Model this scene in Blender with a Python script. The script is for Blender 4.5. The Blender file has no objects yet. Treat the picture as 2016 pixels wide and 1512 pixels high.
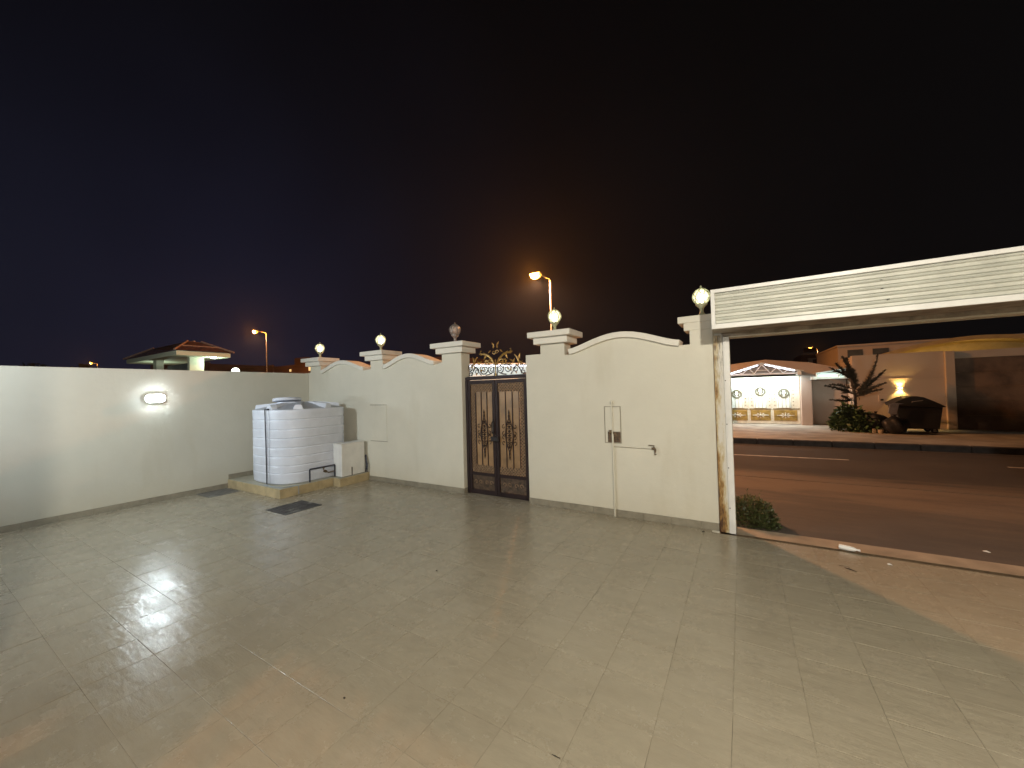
import bpy, bmesh, math, random
from mathutils import Vector, Matrix
random.seed(7)
sc = bpy.context.scene
R_ = math.radians

# ------------------------------------------------------------------ camera
H = 2.04
cam_d = bpy.data.cameras.new("camera"); cam = bpy.data.objects.new("camera", cam_d)
sc.collection.objects.link(cam)
CR = Matrix(((0.85635821, 0.03234455, 0.51536826),
             (0.51566935, -0.00114086, -0.85678691),
             (-0.02712443, 0.99947613, -0.01765608)))
cam.matrix_world = Matrix.Translation((0, 0, H)) @ CR.to_4x4()
cam_d.sensor_width = 36; cam_d.lens = 751 / 2016 * 36
cam_d.clip_start = 0.05; cam_d.clip_end = 2000
sc.camera = cam

# ------------------------------------------------------------------ world: night sky with a faint blue light dome
w = bpy.data.worlds.new("World"); sc.world = w; w.use_nodes = True
nt = w.node_tree; nt.nodes.clear()
def wn(t, **k):
    n = nt.nodes.new(t)
    for a, b in k.items(): setattr(n, a, b)
    return n
wo = wn('ShaderNodeOutputWorld'); bg = wn('ShaderNodeBackground'); tc = wn('ShaderNodeTexCoord')
sep = wn('ShaderNodeSeparateXYZ'); nt.links.new(tc.outputs['Generated'], sep.inputs[0])
dot = wn('ShaderNodeVectorMath', operation='DOT_PRODUCT'); dot.inputs[1].default_value = (-0.93, 0.30, 0.12)
nt.links.new(tc.outputs['Generated'], dot.inputs[0])
cr = wn('ShaderNodeValToRGB')
els = cr.color_ramp.elements
els[0].position = 0.30; els[0].color = (0.0021, 0.0020, 0.0023, 1)
els[1].position = 1.0; els[1].color = (0.0068, 0.0074, 0.0165, 1)
e = els.new(0.62); e.color = (0.0030, 0.0028, 0.0036, 1)
e = els.new(0.84); e.color = (0.0043, 0.0044, 0.0075, 1)
nt.links.new(dot.outputs['Value'], cr.inputs[0])
nz = wn('ShaderNodeTexNoise'); nz.inputs['Scale'].default_value = 1.6; nz.inputs['Detail'].default_value = 3
nt.links.new(tc.outputs['Generated'], nz.inputs['Vector'])
mr = wn('ShaderNodeMapRange'); mr.inputs[1].default_value = 0.3; mr.inputs[2].default_value = 0.7
mr.inputs[3].default_value = 0.75; mr.inputs[4].default_value = 1.25
nt.links.new(nz.outputs[0], mr.inputs[0])
# slightly brighter towards the horizon
hz = wn('ShaderNodeMapRange'); hz.inputs[1].default_value = 0.0; hz.inputs[2].default_value = 0.75
hz.inputs[3].default_value = 1.35; hz.inputs[4].default_value = 0.6
nt.links.new(sep.outputs['Z'], hz.inputs[0])
mu = wn('ShaderNodeMath', operation='MULTIPLY'); nt.links.new(mr.outputs[0], mu.inputs[0]); nt.links.new(hz.outputs[0], mu.inputs[1])
nt.links.new(cr.outputs[0], bg.inputs['Color']); nt.links.new(mu.outputs[0], bg.inputs['Strength'])
nt.links.new(bg.outputs[0], wo.inputs['Surface'])

vs = sc.view_settings
vs.view_transform = 'Standard'; vs.look = 'None'; vs.exposure = 0; vs.gamma = 1; vs.use_curve_mapping = False
sc.render.engine = 'CYCLES'
cy = sc.cycles
cy.max_bounces = 6; cy.diffuse_bounces = 3; cy.glossy_bounces = 3; cy.transmission_bounces = 4
cy.caustics_reflective = False; cy.caustics_refractive = False
cy.sample_clamp_indirect = 3.0; cy.sample_clamp_direct = 0
cy.use_denoising = True
try: cy.denoiser = 'OPENIMAGEDENOISE'
except Exception: pass

# light powers, all in one place
P_HOUSE_A = 640      # cool lamp on the house wall, left
P_HOUSE_B = 1540      # warm white lamp on the house wall, right
P_BULK = 190          # emission strength of the bulkhead lamp on the left wall
P_SODIUM = 6600
P_SODIUM_FAR = 3000
COOL = (0.82, 0.95, 1.0); WARMW = (1.0, 0.92, 0.76); SODIUM = (1.0, 0.57, 0.35)

# ------------------------------------------------------------------ materials
MATS = {}
class NB:
    def __init__(s, name):
        s.m = bpy.data.materials.new(name); s.m.use_nodes = True
        s.t = s.m.node_tree; s.t.nodes.clear()
        s.out = s.t.nodes.new('ShaderNodeOutputMaterial'); s.b = s.t.nodes.new('ShaderNodeBsdfPrincipled')
        s.t.links.new(s.b.outputs[0], s.out.inputs[0])
    def n(s, t, **k):
        n = s.t.nodes.new(t)
        for a, b in k.items(): setattr(n, a, b)
        return n
    def l(s, a, b): s.t.links.new(a, b)
    def pos(s):
        if not hasattr(s, '_p'): s._p = s.n('ShaderNodeNewGeometry').outputs['Position']
        return s._p
    def noise(s, scale, detail=4, rough=0.55, vec=None, sc3=None):
        v = vec or s.pos()
        if sc3:
            mp = s.n('ShaderNodeMapping'); mp.inputs['Scale'].default_value = sc3; s.l(v, mp.inputs[0]); v = mp.outputs[0]
        n = s.n('ShaderNodeTexNoise'); n.inputs['Scale'].default_value = scale
        n.inputs['Detail'].default_value = detail; n.inputs['Roughness'].default_value = rough
        s.l(v, n.inputs['Vector']); return n.outputs[0]
    def ramp(s, fac, stops):
        r = s.n('ShaderNodeValToRGB'); el = r.color_ramp.elements
        while len(el) < len(stops): el.new(0.5)
        for e, (p, c) in zip(el, stops): e.position = p; e.color = (*c, 1) if len(c) == 3 else c
        s.l(fac, r.inputs[0]); return r.outputs[0]
    def mix(s, fac, a, b, mode='MIX'):
        m = s.n('ShaderNodeMix', data_type='RGBA', blend_type=mode)
        if isinstance(fac, (int, float)): m.inputs[0].default_value = fac
        else: s.l(fac, m.inputs[0])
        for v, i in ((a, 6), (b, 7)):
            if isinstance(v, tuple): m.inputs[i].default_value = (*v[:3], 1)
            else: s.l(v, m.inputs[i])
        return m.outputs[2]
    def bump(s, h, strength=0.3, dist=0.01):
        b = s.n('ShaderNodeBump'); b.inputs['Strength'].default_value = strength; b.inputs['Distance'].default_value = dist
        s.l(h, b.inputs['Height']); s.l(b.outputs[0], s.b.inputs['Normal'])
    def val(s, f, a, b, lo=0.3, hi=0.7):
        m = s.n('ShaderNodeMapRange'); m.inputs[1].default_value = lo; m.inputs[2].default_value = hi
        m.inputs[3].default_value = a; m.inputs[4].default_value = b; s.l(f, m.inputs[0]); return m.outputs[0]

def mat(name, col, rough=0.6, var=0.12, scale=3.0, bump=0.15, bscale=60, metal=0.0, dark=None, emit=None, es=0, bdist=0.004, spec=None):
    if name in MATS: return MATS[name]
    b = NB(name)
    c2 = dark or tuple(x * (1 - var * 2) for x in col); c1 = tuple(min(1, x * (1 + var * .4)) for x in col)
    n1 = b.noise(scale, 6, 0.62)
    c = b.ramp(n1, [(0.28, c2), (0.62, c1)])
    b.l(c, b.b.inputs['Base Color'])
    b.b.inputs['Roughness'].default_value = rough
    b.l(b.val(b.noise(scale * 4, 3), rough * 0.85, min(1, rough * 1.15)), b.b.inputs['Roughness'])
    b.b.inputs['Metallic'].default_value = metal
    if spec is not None: b.b.inputs['Specular IOR Level'].default_value = spec
    if bump: b.bump(b.noise(bscale, 3), bump, bdist)
    if emit: b.b.inputs['Emission Color'].default_value = (*emit, 1); b.b.inputs['Emission Strength'].default_value = es
    MATS[name] = b.m; return b.m

def plaster(name, col, stain=0.13):
    b = NB(name)
    big = b.noise(0.55, 5, 0.6); mid = b.noise(4, 6, 0.7); st = b.noise(1.6, 6, 0.65, sc3=(1, 1, 0.22))
    c = b.ramp(big, [(0.3, tuple(x * (1 - stain) for x in col)), (0.7, col)])
    c = b.mix(b.val(mid, 0, 0.35, 0.45, 0.75), c, tuple(x * 0.86 for x in col))
    c = b.mix(b.val(st, 0, 0.45, 0.56, 0.8), c, (col[0] * 0.74, col[1] * 0.70, col[2] * 0.62))
    # splash dirt just above the ground
    sp = b.n('ShaderNodeSeparateXYZ'); b.l(b.pos(), sp.inputs[0])
    low = b.n('ShaderNodeMapRange'); low.inputs[1].default_value = 0.12; low.inputs[2].default_value = 0.55
    low.inputs[3].default_value = 0.5; low.inputs[4].default_value = 0.0; b.l(sp.outputs[2], low.inputs[0])
    ml = b.n('ShaderNodeMath', operation='MULTIPLY'); b.l(low.outputs[0], ml.inputs[0]); b.l(b.noise(7, 5, 0.7), ml.inputs[1])
    c = b.mix(ml.outputs[0], c, (col[0] * 0.8, col[1] * 0.72, col[2] * 0.58))
    b.l(c, b.b.inputs['Base Color']); b.b.inputs['Roughness'].default_value = 0.62
    h = b.n('ShaderNodeMath', operation='MULTIPLY_ADD'); b.l(b.noise(140, 3), h.inputs[0]); h.inputs[1].default_value = 0.35
    b.l(b.noise(9, 5, 0.6), h.inputs[2]); b.bump(h.outputs[0], 0.42, 0.010)
    MATS[name] = b.m; return b.m

M_wall = plaster('cream_plaster', (0.67, 0.65, 0.56))
M_wall2 = plaster('grey_cream_plaster', (0.57, 0.555, 0.48))
M_cap = plaster('off_white_plaster', (0.74, 0.72, 0.65), 0.06)
M_far = plaster('pink_beige_plaster', (0.40, 0.34, 0.30))
M_far2 = plaster('ochre_plaster', (0.52, 0.44, 0.36))
M_house = plaster('house_plaster', (0.45, 0.42, 0.36))

def floor_mat():
    b = NB('stone_look_tile')
    col_a, col_b = (0.298, 0.262, 0.196), (0.326, 0.288, 0.216)
    # a value per tile (grid cells of the paving)
    sc_ = b.n('ShaderNodeVectorMath', operation='ADD'); sc_.inputs[1].default_value = (-0.287, -1.945, 0); b.l(b.pos(), sc_.inputs[0])
    dv = b.n('ShaderNodeVectorMath', operation='SCALE'); dv.inputs['Scale'].default_value = 2.5; b.l(sc_.outputs[0], dv.inputs[0])
    fl = b.n('ShaderNodeVectorMath', operation='FLOOR'); b.l(dv.outputs[0], fl.inputs[0])
    wnn = b.n('ShaderNodeTexWhiteNoise', noise_dimensions='2D'); b.l(fl.outputs[0], wnn.inputs[0])
    off = b.n('ShaderNodeVectorMath', operation='MULTIPLY_ADD'); b.l(wnn.outputs['Color'], off.inputs[0])
    off.inputs[1].default_value = (9, 9, 9); b.l(b.pos(), off.inputs[2])
    c = b.mix(wnn.outputs[0], col_a, col_b)
    cloud = b.noise(0.7, 5, 0.6); c = b.mix(b.val(cloud, 0, 0.55, 0.38, 0.7), c, (0.355, 0.315, 0.24))
    vein = b.noise(5, 8, 0.72, vec=off.outputs[0], sc3=(0.6, 2.2, 1)); c = b.mix(b.val(vein, 0, 0.40, 0.42, 0.80), c, (0.20, 0.17, 0.125))
    dust = b.noise(2.3, 7, 0.75); c = b.mix(b.val(dust, 0, 0.40, 0.52, 0.90), c, (0.44, 0.40, 0.33))
    spk = b.noise(38, 2, 0.5); c = b.mix(b.val(spk, 0, 0.35, 0.70, 0.76), c, (0.16, 0.14, 0.105))
    scf = b.noise(2.6, 5, 0.55, sc3=(1, 6, 1)); c = b.mix(b.val(scf, 0, 0.5, 0.70, 0.76), c, (0.13, 0.115, 0.085))
    b.l(c, b.b.inputs['Base Color'])
    b.l(b.val(b.noise(3.2, 6, 0.7), 0.17, 0.34), b.b.inputs['Roughness'])
    b.b.inputs['Specular IOR Level'].default_value = 0.5
    rel = b.noise(3.0, 6, 0.6, vec=off.outputs[0], sc3=(0.7, 2.6, 1)); fine = b.noise(30, 4, 0.6, vec=off.outputs[0])
    h = b.n('ShaderNodeMath', operation='MULTIPLY_ADD'); b.l(fine, h.inputs[0]); h.inputs[1].default_value = 0.12; b.l(rel, h.inputs[2])
    b.bump(h.outputs[0], 0.55, 0.013)
    MATS['tile'] = b.m; return b.m
M_tile = floor_mat()
M_joint = mat('dirty_joint_mortar', (0.27, 0.235, 0.175), 0.9, 0.3, 2.2, dark=(0.10, 0.085, 0.06))
M_skirt = mat('skirting_tile_glaze', (0.27, 0.245, 0.19), 0.4, 0.15, 6, 0.15, 20)
M_plat = mat('platform_tile_glaze', (0.46, 0.37, 0.22), 0.45, 0.16, 5, 0.15, 20)
M_plat_top = mat('platform_top_tile_glaze', (0.40, 0.38, 0.30), 0.5, 0.15, 5)
M_tank = mat('white_polyethylene', (0.65, 0.69, 0.79), 0.42, 0.09, 1.6, 0.08, 12)
M_tanktop = mat('white_polyethylene_grey', (0.50, 0.53, 0.60), 0.5, 0.10, 5, 0.12, 25)  # greyer than the tank body
M_metalbox = mat('white_painted_steel_box', (0.72, 0.72, 0.70), 0.4, 0.06, 4, 0.08, 30)
M_pipe = mat('black_plastic_pipe', (0.022, 0.026, 0.045), 0.4, 0.1, 5)
M_pipe_g = mat('grey_plastic_hose', (0.30, 0.33, 0.38), 0.5, 0.1, 5)
M_brass = mat('tarnished_brass', (0.18, 0.13, 0.08), 0.45, 0.2, 20, metal=0.6)
M_iron = mat('dark_bronze_painted_iron', (0.022, 0.013, 0.014), 0.55, 0.2, 8, 0.1, 40, spec=0.25)
M_sheet = mat('tan_polycarbonate_sheet', (0.29, 0.18, 0.09), 0.4, 0.22, 3, 0.1, 14)
M_lat = mat('bronze_brown_lattice', (0.30, 0.20, 0.12), 0.5, 0.3, 25, 0.3, 60)
M_brown = mat('brown_embossed_sheet', (0.085, 0.055, 0.035), 0.4, 0.5, 14, 0.6, 22, bdist=0.01)
M_darkb = mat('dark_brown_backing', (0.028, 0.018, 0.012), 0.5, 0.3, 14)
M_gold = mat('gold_painted_iron', (0.36, 0.22, 0.06), 0.38, 0.35, 14, metal=0.35)
M_black = mat('black_painted_iron', (0.015, 0.014, 0.016), 0.4, 0.1, 8)
M_shut = mat('shutter_aluminium_off_white', (0.55, 0.56, 0.50), 0.42, 0.10, 3, 0.08, 30)
M_shutf = mat('shutter_frame_white_paint', (0.74, 0.74, 0.72), 0.4, 0.07, 3, 0.06, 30)
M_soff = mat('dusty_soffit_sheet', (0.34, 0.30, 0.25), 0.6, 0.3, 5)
M_lampc = mat('pale_green_lamp_casting', (0.42, 0.45, 0.30), 0.5, 0.15, 20)
M_lampd = mat('aged_silver_lamp_casting', (0.33, 0.31, 0.30), 0.4, 0.25, 20, metal=0.5)
M_white = mat('white_litter', (0.8, 0.8, 0.78), 0.4, 0.05, 10)
M_dark = mat('dark_debris', (0.03, 0.022, 0.016), 0.8, 0.2, 10)
M_leaf = mat('dark_green_leaf', (0.05, 0.10, 0.035), 0.5, 0.35, 9, 0)
M_leaf2 = mat('olive_grass_blade', (0.055, 0.075, 0.02), 0.5, 0.4, 14, 0)
M_needle = mat('dusty_needle_foliage', (0.030, 0.028, 0.018), 0.7, 0.3, 9, 0)
M_bark = mat('brown_bark', (0.06, 0.045, 0.032), 0.9, 0.3, 18, 0.5, 30)
M_bin = mat('black_dumpster_plastic', (0.014, 0.013, 0.013), 0.5, 0.2, 6)
M_binl = mat('blue_grey_sheet_metal', (0.20, 0.22, 0.28), 0.5, 0.2, 8)
M_rub = mat('black_rubber', (0.015, 0.015, 0.015), 0.8, 0.1, 8)
M_bag = mat('black_bag_plastic', (0.010, 0.010, 0.011), 0.5, 0.1, 8, 0.5, 8)
M_asph = mat('worn_asphalt', (0.058, 0.048, 0.044), 0.8, 0.30, 0.7, 0.5, 90, bdist=0.01)
def asph():
    b = NB('worn_dusty_asphalt'); n = b.noise(0.7, 6, 0.62); agg = b.noise(120, 2); sp = b.n('ShaderNodeSeparateXYZ'); b.l(b.pos(), sp.inputs[0])
    c = b.ramp(n, [(0.3, (0.040, 0.034, 0.033)), (0.7, (0.068, 0.056, 0.050))])
    c = b.mix(b.val(agg, 0, 0.5, 0.5, 0.75), c, (0.12, 0.105, 0.09))
    pt = b.noise(0.35, 3, 0.4, sc3=(0.5, 1.6, 1)); c = b.mix(b.val(pt, 0, 0.5, 0.54, 0.57), c, (0.035, 0.030, 0.030))
    e = b.n('ShaderNodeMapRange'); e.inputs[1].default_value = 10.1; e.inputs[2].default_value = 11.6; e.inputs[3].default_value = .42; e.inputs[4].default_value = -.25; b.l(sp.outputs[1], e.inputs[0])
    a = b.n('ShaderNodeMath', operation='ADD'); b.l(e.outputs[0], a.inputs[0]); b.l(b.noise(1.4, 7, 0.7, sc3=(0.3, 1.5, 1)), a.inputs[1])
    c = b.mix(b.val(a.outputs[0], 0, 0.9, 0.50, 0.78), c, (0.165, 0.125, 0.092))
    b.l(c, b.b.inputs['Base Color']); b.b.inputs['Roughness'].default_value = 0.8; b.bump(agg, 0.5, 0.01); return b.m
M_asph = asph()
M_paint = mat('worn_white_road_paint', (0.50, 0.47, 0.43), 0.6, 0.3, 6)
M_kerb = mat('shade_dark_kerb', (0.055, 0.050, 0.050), 0.8, 0.3, 5)  # the kerb's shade is put into this near-black colour
M_pave = mat('pale_concrete_pavement', (0.33, 0.31, 0.27), 0.75, 0.28, 1.3, 0.4, 30)
M_thr = mat('pinkish_threshold_concrete', (0.36, 0.29, 0.215), 0.7, 0.22, 2.5, 0.3, 40)
M_rooft = mat('red_clay_roof_tile', (0.19, 0.085, 0.055), 0.7, 0.3, 9, 0.3, 20)
M_ridge = mat('pale_ridge_mortar', (0.34, 0.20, 0.14), 0.8, 0.2, 9)
M_kiosk = plaster('pale_green_cream_plaster', (0.55, 0.58, 0.44), 0.05)
M_kdark = mat('dark_shaded_panel', (0.06, 0.07, 0.07), 0.6, 0.2, 4)
M_fgate = mat('ivory_gate_paint', (0.62, 0.60, 0.50), 0.4, 0.1, 5)
M_fglass = mat('frosted_white_gate_panel', (0.72, 0.78, 0.74), 0.35, 0.05, 5)
M_fgold = mat('old_gold_panel', (0.36, 0.25, 0.07), 0.4, 0.3, 5, metal=0.2)
M_fdk = mat('dark_bronze_ornament', (0.10, 0.085, 0.03), 0.5, 0.3, 20)
M_truss = mat('white_painted_truss_steel', (0.70, 0.74, 0.74), 0.45, 0.05, 8)
M_brownd = mat('brown_sectional_door_paint', (0.17, 0.115, 0.08), 0.6, 0.3, 2)
M_arch = mat('yellow_ochre_canopy_sheet', (0.50, 0.36, 0.16), 0.6, 0.1, 4)
M_dkbld = mat('dark_maroon_plaster', (0.14, 0.085, 0.075), 0.9, 0.25, 0.4)
M_tree_far = mat('far_tree_foliage', (0.035, 0.04, 0.02), 0.8, 0.3, 2, 0)
M_pole = mat('galvanised_pole', (0.32, 0.31, 0.30), 0.5, 0.1, 6, metal=0.3)
M_box_in = mat('shaded_brown_meter_recess', (0.10, 0.062, 0.035), 0.7, 0.7, 30, 0.5, 50, dark=(0.02, 0.015, 0.012))  # brown contents and the recess shade in one colour mix
M_stone = mat('pale_limestone_block', (0.42, 0.36, 0.26), 0.8, 0.2, 12, 0.4, 30)

def emis(name, col, s):
    b = NB(name); b.b.inputs['Base Color'].default_value = (0.8, 0.8, 0.8, 1)
    b.b.inputs['Emission Color'].default_value = (*col, 1); b.b.inputs['Emission Strength'].default_value = s
    MATS[name] = b.m; return b.m
E_bulk = emis('lit_bulkhead_diffuser', (0.80, 0.93, 1.0), P_BULK)
E_house_a = emis('lit_house_lamp_cool', COOL, 30)
E_house_b = emis('lit_house_lamp_warm', WARMW, 30)
E_globe = emis('lit_globe_bulb', (1.0, 0.98, 0.82), 22)
E_tube = emis('lit_white_tube', (0.84, 0.86, 1.0), 9)
E_sod = emis('lit_sodium_lens', (1.0, 0.44, 0.04), 3.4)
E_sod_s = emis('lit_sodium_lens_far', (1.0, 0.40, 0.05), 3)
E_win = emis('lit_window_pane', (1.0, 0.72, 0.28), 0.9)
E_up = emis('lit_sconce_lens', (1.0, 0.68, 0.20), 40)
E_eave = emis('lit_eave_spot', (0.88, 1.0, 0.95), 14)

def rust_rail():
    b = NB('rusted_white_guide_steel')
    sp = b.n('ShaderNodeSeparateXYZ'); b.l(b.pos(), sp.inputs[0])
    n = b.noise(5, 6, 0.7, sc3=(3, 3, 0.7))
    # rust creeps from the wall edge, heavier towards the floor
    ex = b.n('ShaderNodeMapRange'); ex.inputs[1].default_value = -0.325; ex.inputs[2].default_value = -0.20
    ex.inputs[3].default_value = 0.28; ex.inputs[4].default_value = -0.10; b.l(sp.outputs[0], ex.inputs[0])
    ez = b.n('ShaderNodeMapRange'); ez.inputs[1].default_value = 0.0; ez.inputs[2].default_value = 1.3
    ez.inputs[3].default_value = 0.17; ez.inputs[4].default_value = -0.05; b.l(sp.outputs[2], ez.inputs[0])
    a1 = b.n('ShaderNodeMath', operation='ADD'); b.l(ex.outputs[0], a1.inputs[0]); b.l(ez.outputs[0], a1.inputs[1])
    a2 = b.n('ShaderNodeMath', operation='ADD'); b.l(a1.outputs[0], a2.inputs[0]); b.l(n, a2.inputs[1])
    c = b.ramp(a2.outputs[0], [(0.50, (0.60, 0.58, 0.53)), (0.62, (0.50, 0.43, 0.28)), (0.74, (0.30, 0.17, 0.05)), (0.86, (0.07, 0.03, 0.015))])
    st = b.noise(16, 4, 0.7, sc3=(6, 6, 0.5))
    top = b.n('ShaderNodeMapRange'); top.inputs[1].default_value = 1.9; top.inputs[2].default_value = 2.6
    top.inputs[3].default_value = 0.0; top.inputs[4].default_value = 0.9; b.l(sp.outputs[2], top.inputs[0])
    mm = b.n('ShaderNodeMath', operation='MULTIPLY'); b.l(top.outputs[0], mm.inputs[0]); b.l(b.val(st, 0, 1, 0.48, 0.62), mm.inputs[1])
    c = b.mix(mm.outputs[0], c, (0.06, 0.05, 0.05))
    b.l(c, b.b.inputs['Base Color']); b.b.inputs['Roughness'].default_value = 0.5
    b.bump(b.noise(40, 4), 0.25, 0.004); MATS['rust'] = b.m; return b.m
M_rust = rust_rail()

def sand_mat():
    b = NB('sandy_verge')
    n = b.noise(1.1, 7, 0.68, sc3=(0.35, 1.2, 1)); n2 = b.noise(30, 3)
    sp = b.n('ShaderNodeSeparateXYZ'); b.l(b.pos(), sp.inputs[0])
    yy = b.n('ShaderNodeMapRange'); yy.inputs[1].default_value = 7.4; yy.inputs[2].default_value = 9.4
    yy.inputs[3].default_value = -0.10; yy.inputs[4].default_value = 0.22; b.l(sp.outputs[1], yy.inputs[0])
    a = b.n('ShaderNodeMath', operation='ADD'); b.l(n, a.inputs[0]); b.l(yy.outputs[0], a.inputs[1])
    c = b.ramp(a.outputs[0], [(0.34, (0.080, 0.066, 0.058)), (0.56, (0.115, 0.09, 0.072)), (0.72, (0.175, 0.13, 0.095))])
    c = b.mix(b.val(n2, 0, 0.3, 0.5, 0.8), c, (0.07, 0.05, 0.04))
    b.l(c, b.b.inputs['Base Color']); b.b.inputs['Roughness'].default_value = 0.9
    b.bump(b.noise(12, 6, 0.7), 0.6, 0.02); MATS['sand'] = b.m; return b.m
M_sand = sand_mat()

def grate_mat(name, c1, c2):
    b = NB(name); n = b.noise(9, 7, 0.75); n2 = b.noise(3.0, 4, 0.6)
    c = b.ramp(n, [(0.38, c1), (0.62, c2)])
    c = b.mix(b.val(n2, 0, 0.8, 0.58, 0.66), c, (0.26, 0.25, 0.22))
    b.l(c, b.b.inputs['Base Color']); b.b.inputs['Roughness'].default_value = 0.6
    b.bump(n, 0.8, 0.02); return b.m
M_grate = grate_mat('grimy_cast_cover', (0.018, 0.017, 0.018), (0.075, 0.070, 0.068))
M_grate2 = grate_mat('dusty_cast_cover', (0.10, 0.095, 0.09), (0.17, 0.165, 0.15))

# amber crackle glass of the unlit globe
def glass_mat():
    b = NB('amber_crackle_glass'); n = b.n('ShaderNodeTexVoronoi'); n.inputs['Scale'].default_value = 42; b.l(b.pos(), n.inputs['Vector'])
    c = b.mix(n.outputs['Color'], (0.62, 0.40, 0.28), (0.75, 0.72, 0.70)); b.l(c, b.b.inputs['Base Color'])
    b.b.inputs['Roughness'].default_value = 0.15; b.b.inputs['Transmission Weight'].default_value = 0.35
    b.bump(n.outputs['Distance'], 0.8, 0.01); return b.m
M_glass = glass_mat()
def litglass():
    b = NB('warm_lit_crackle_glass'); v = b.n('ShaderNodeTexVoronoi', feature='DISTANCE_TO_EDGE'); v.inputs['Scale'].default_value = 26
    tcn = b.n('ShaderNodeTexCoord'); b.l(tcn.outputs['Object'], v.inputs['Vector'])
    em = b.n('ShaderNodeEmission'); b.l(b.ramp(v.outputs[0], [(0.0, (0.30, 0.24, 0.10)), (0.10, (1.0, 0.90, 0.52))]), em.inputs[0]); em.inputs[1].default_value = 2.8
    tr_ = b.n('ShaderNodeBsdfTransparent'); mx = b.n('ShaderNodeMixShader'); mx.inputs[0].default_value = .30
    b.l(em.outputs[0], mx.inputs[1]); b.l(tr_.outputs[0], mx.inputs[2]); b.l(mx.outputs[0], b.out.inputs[0]); return b.m
M_litglass = litglass()

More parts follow.
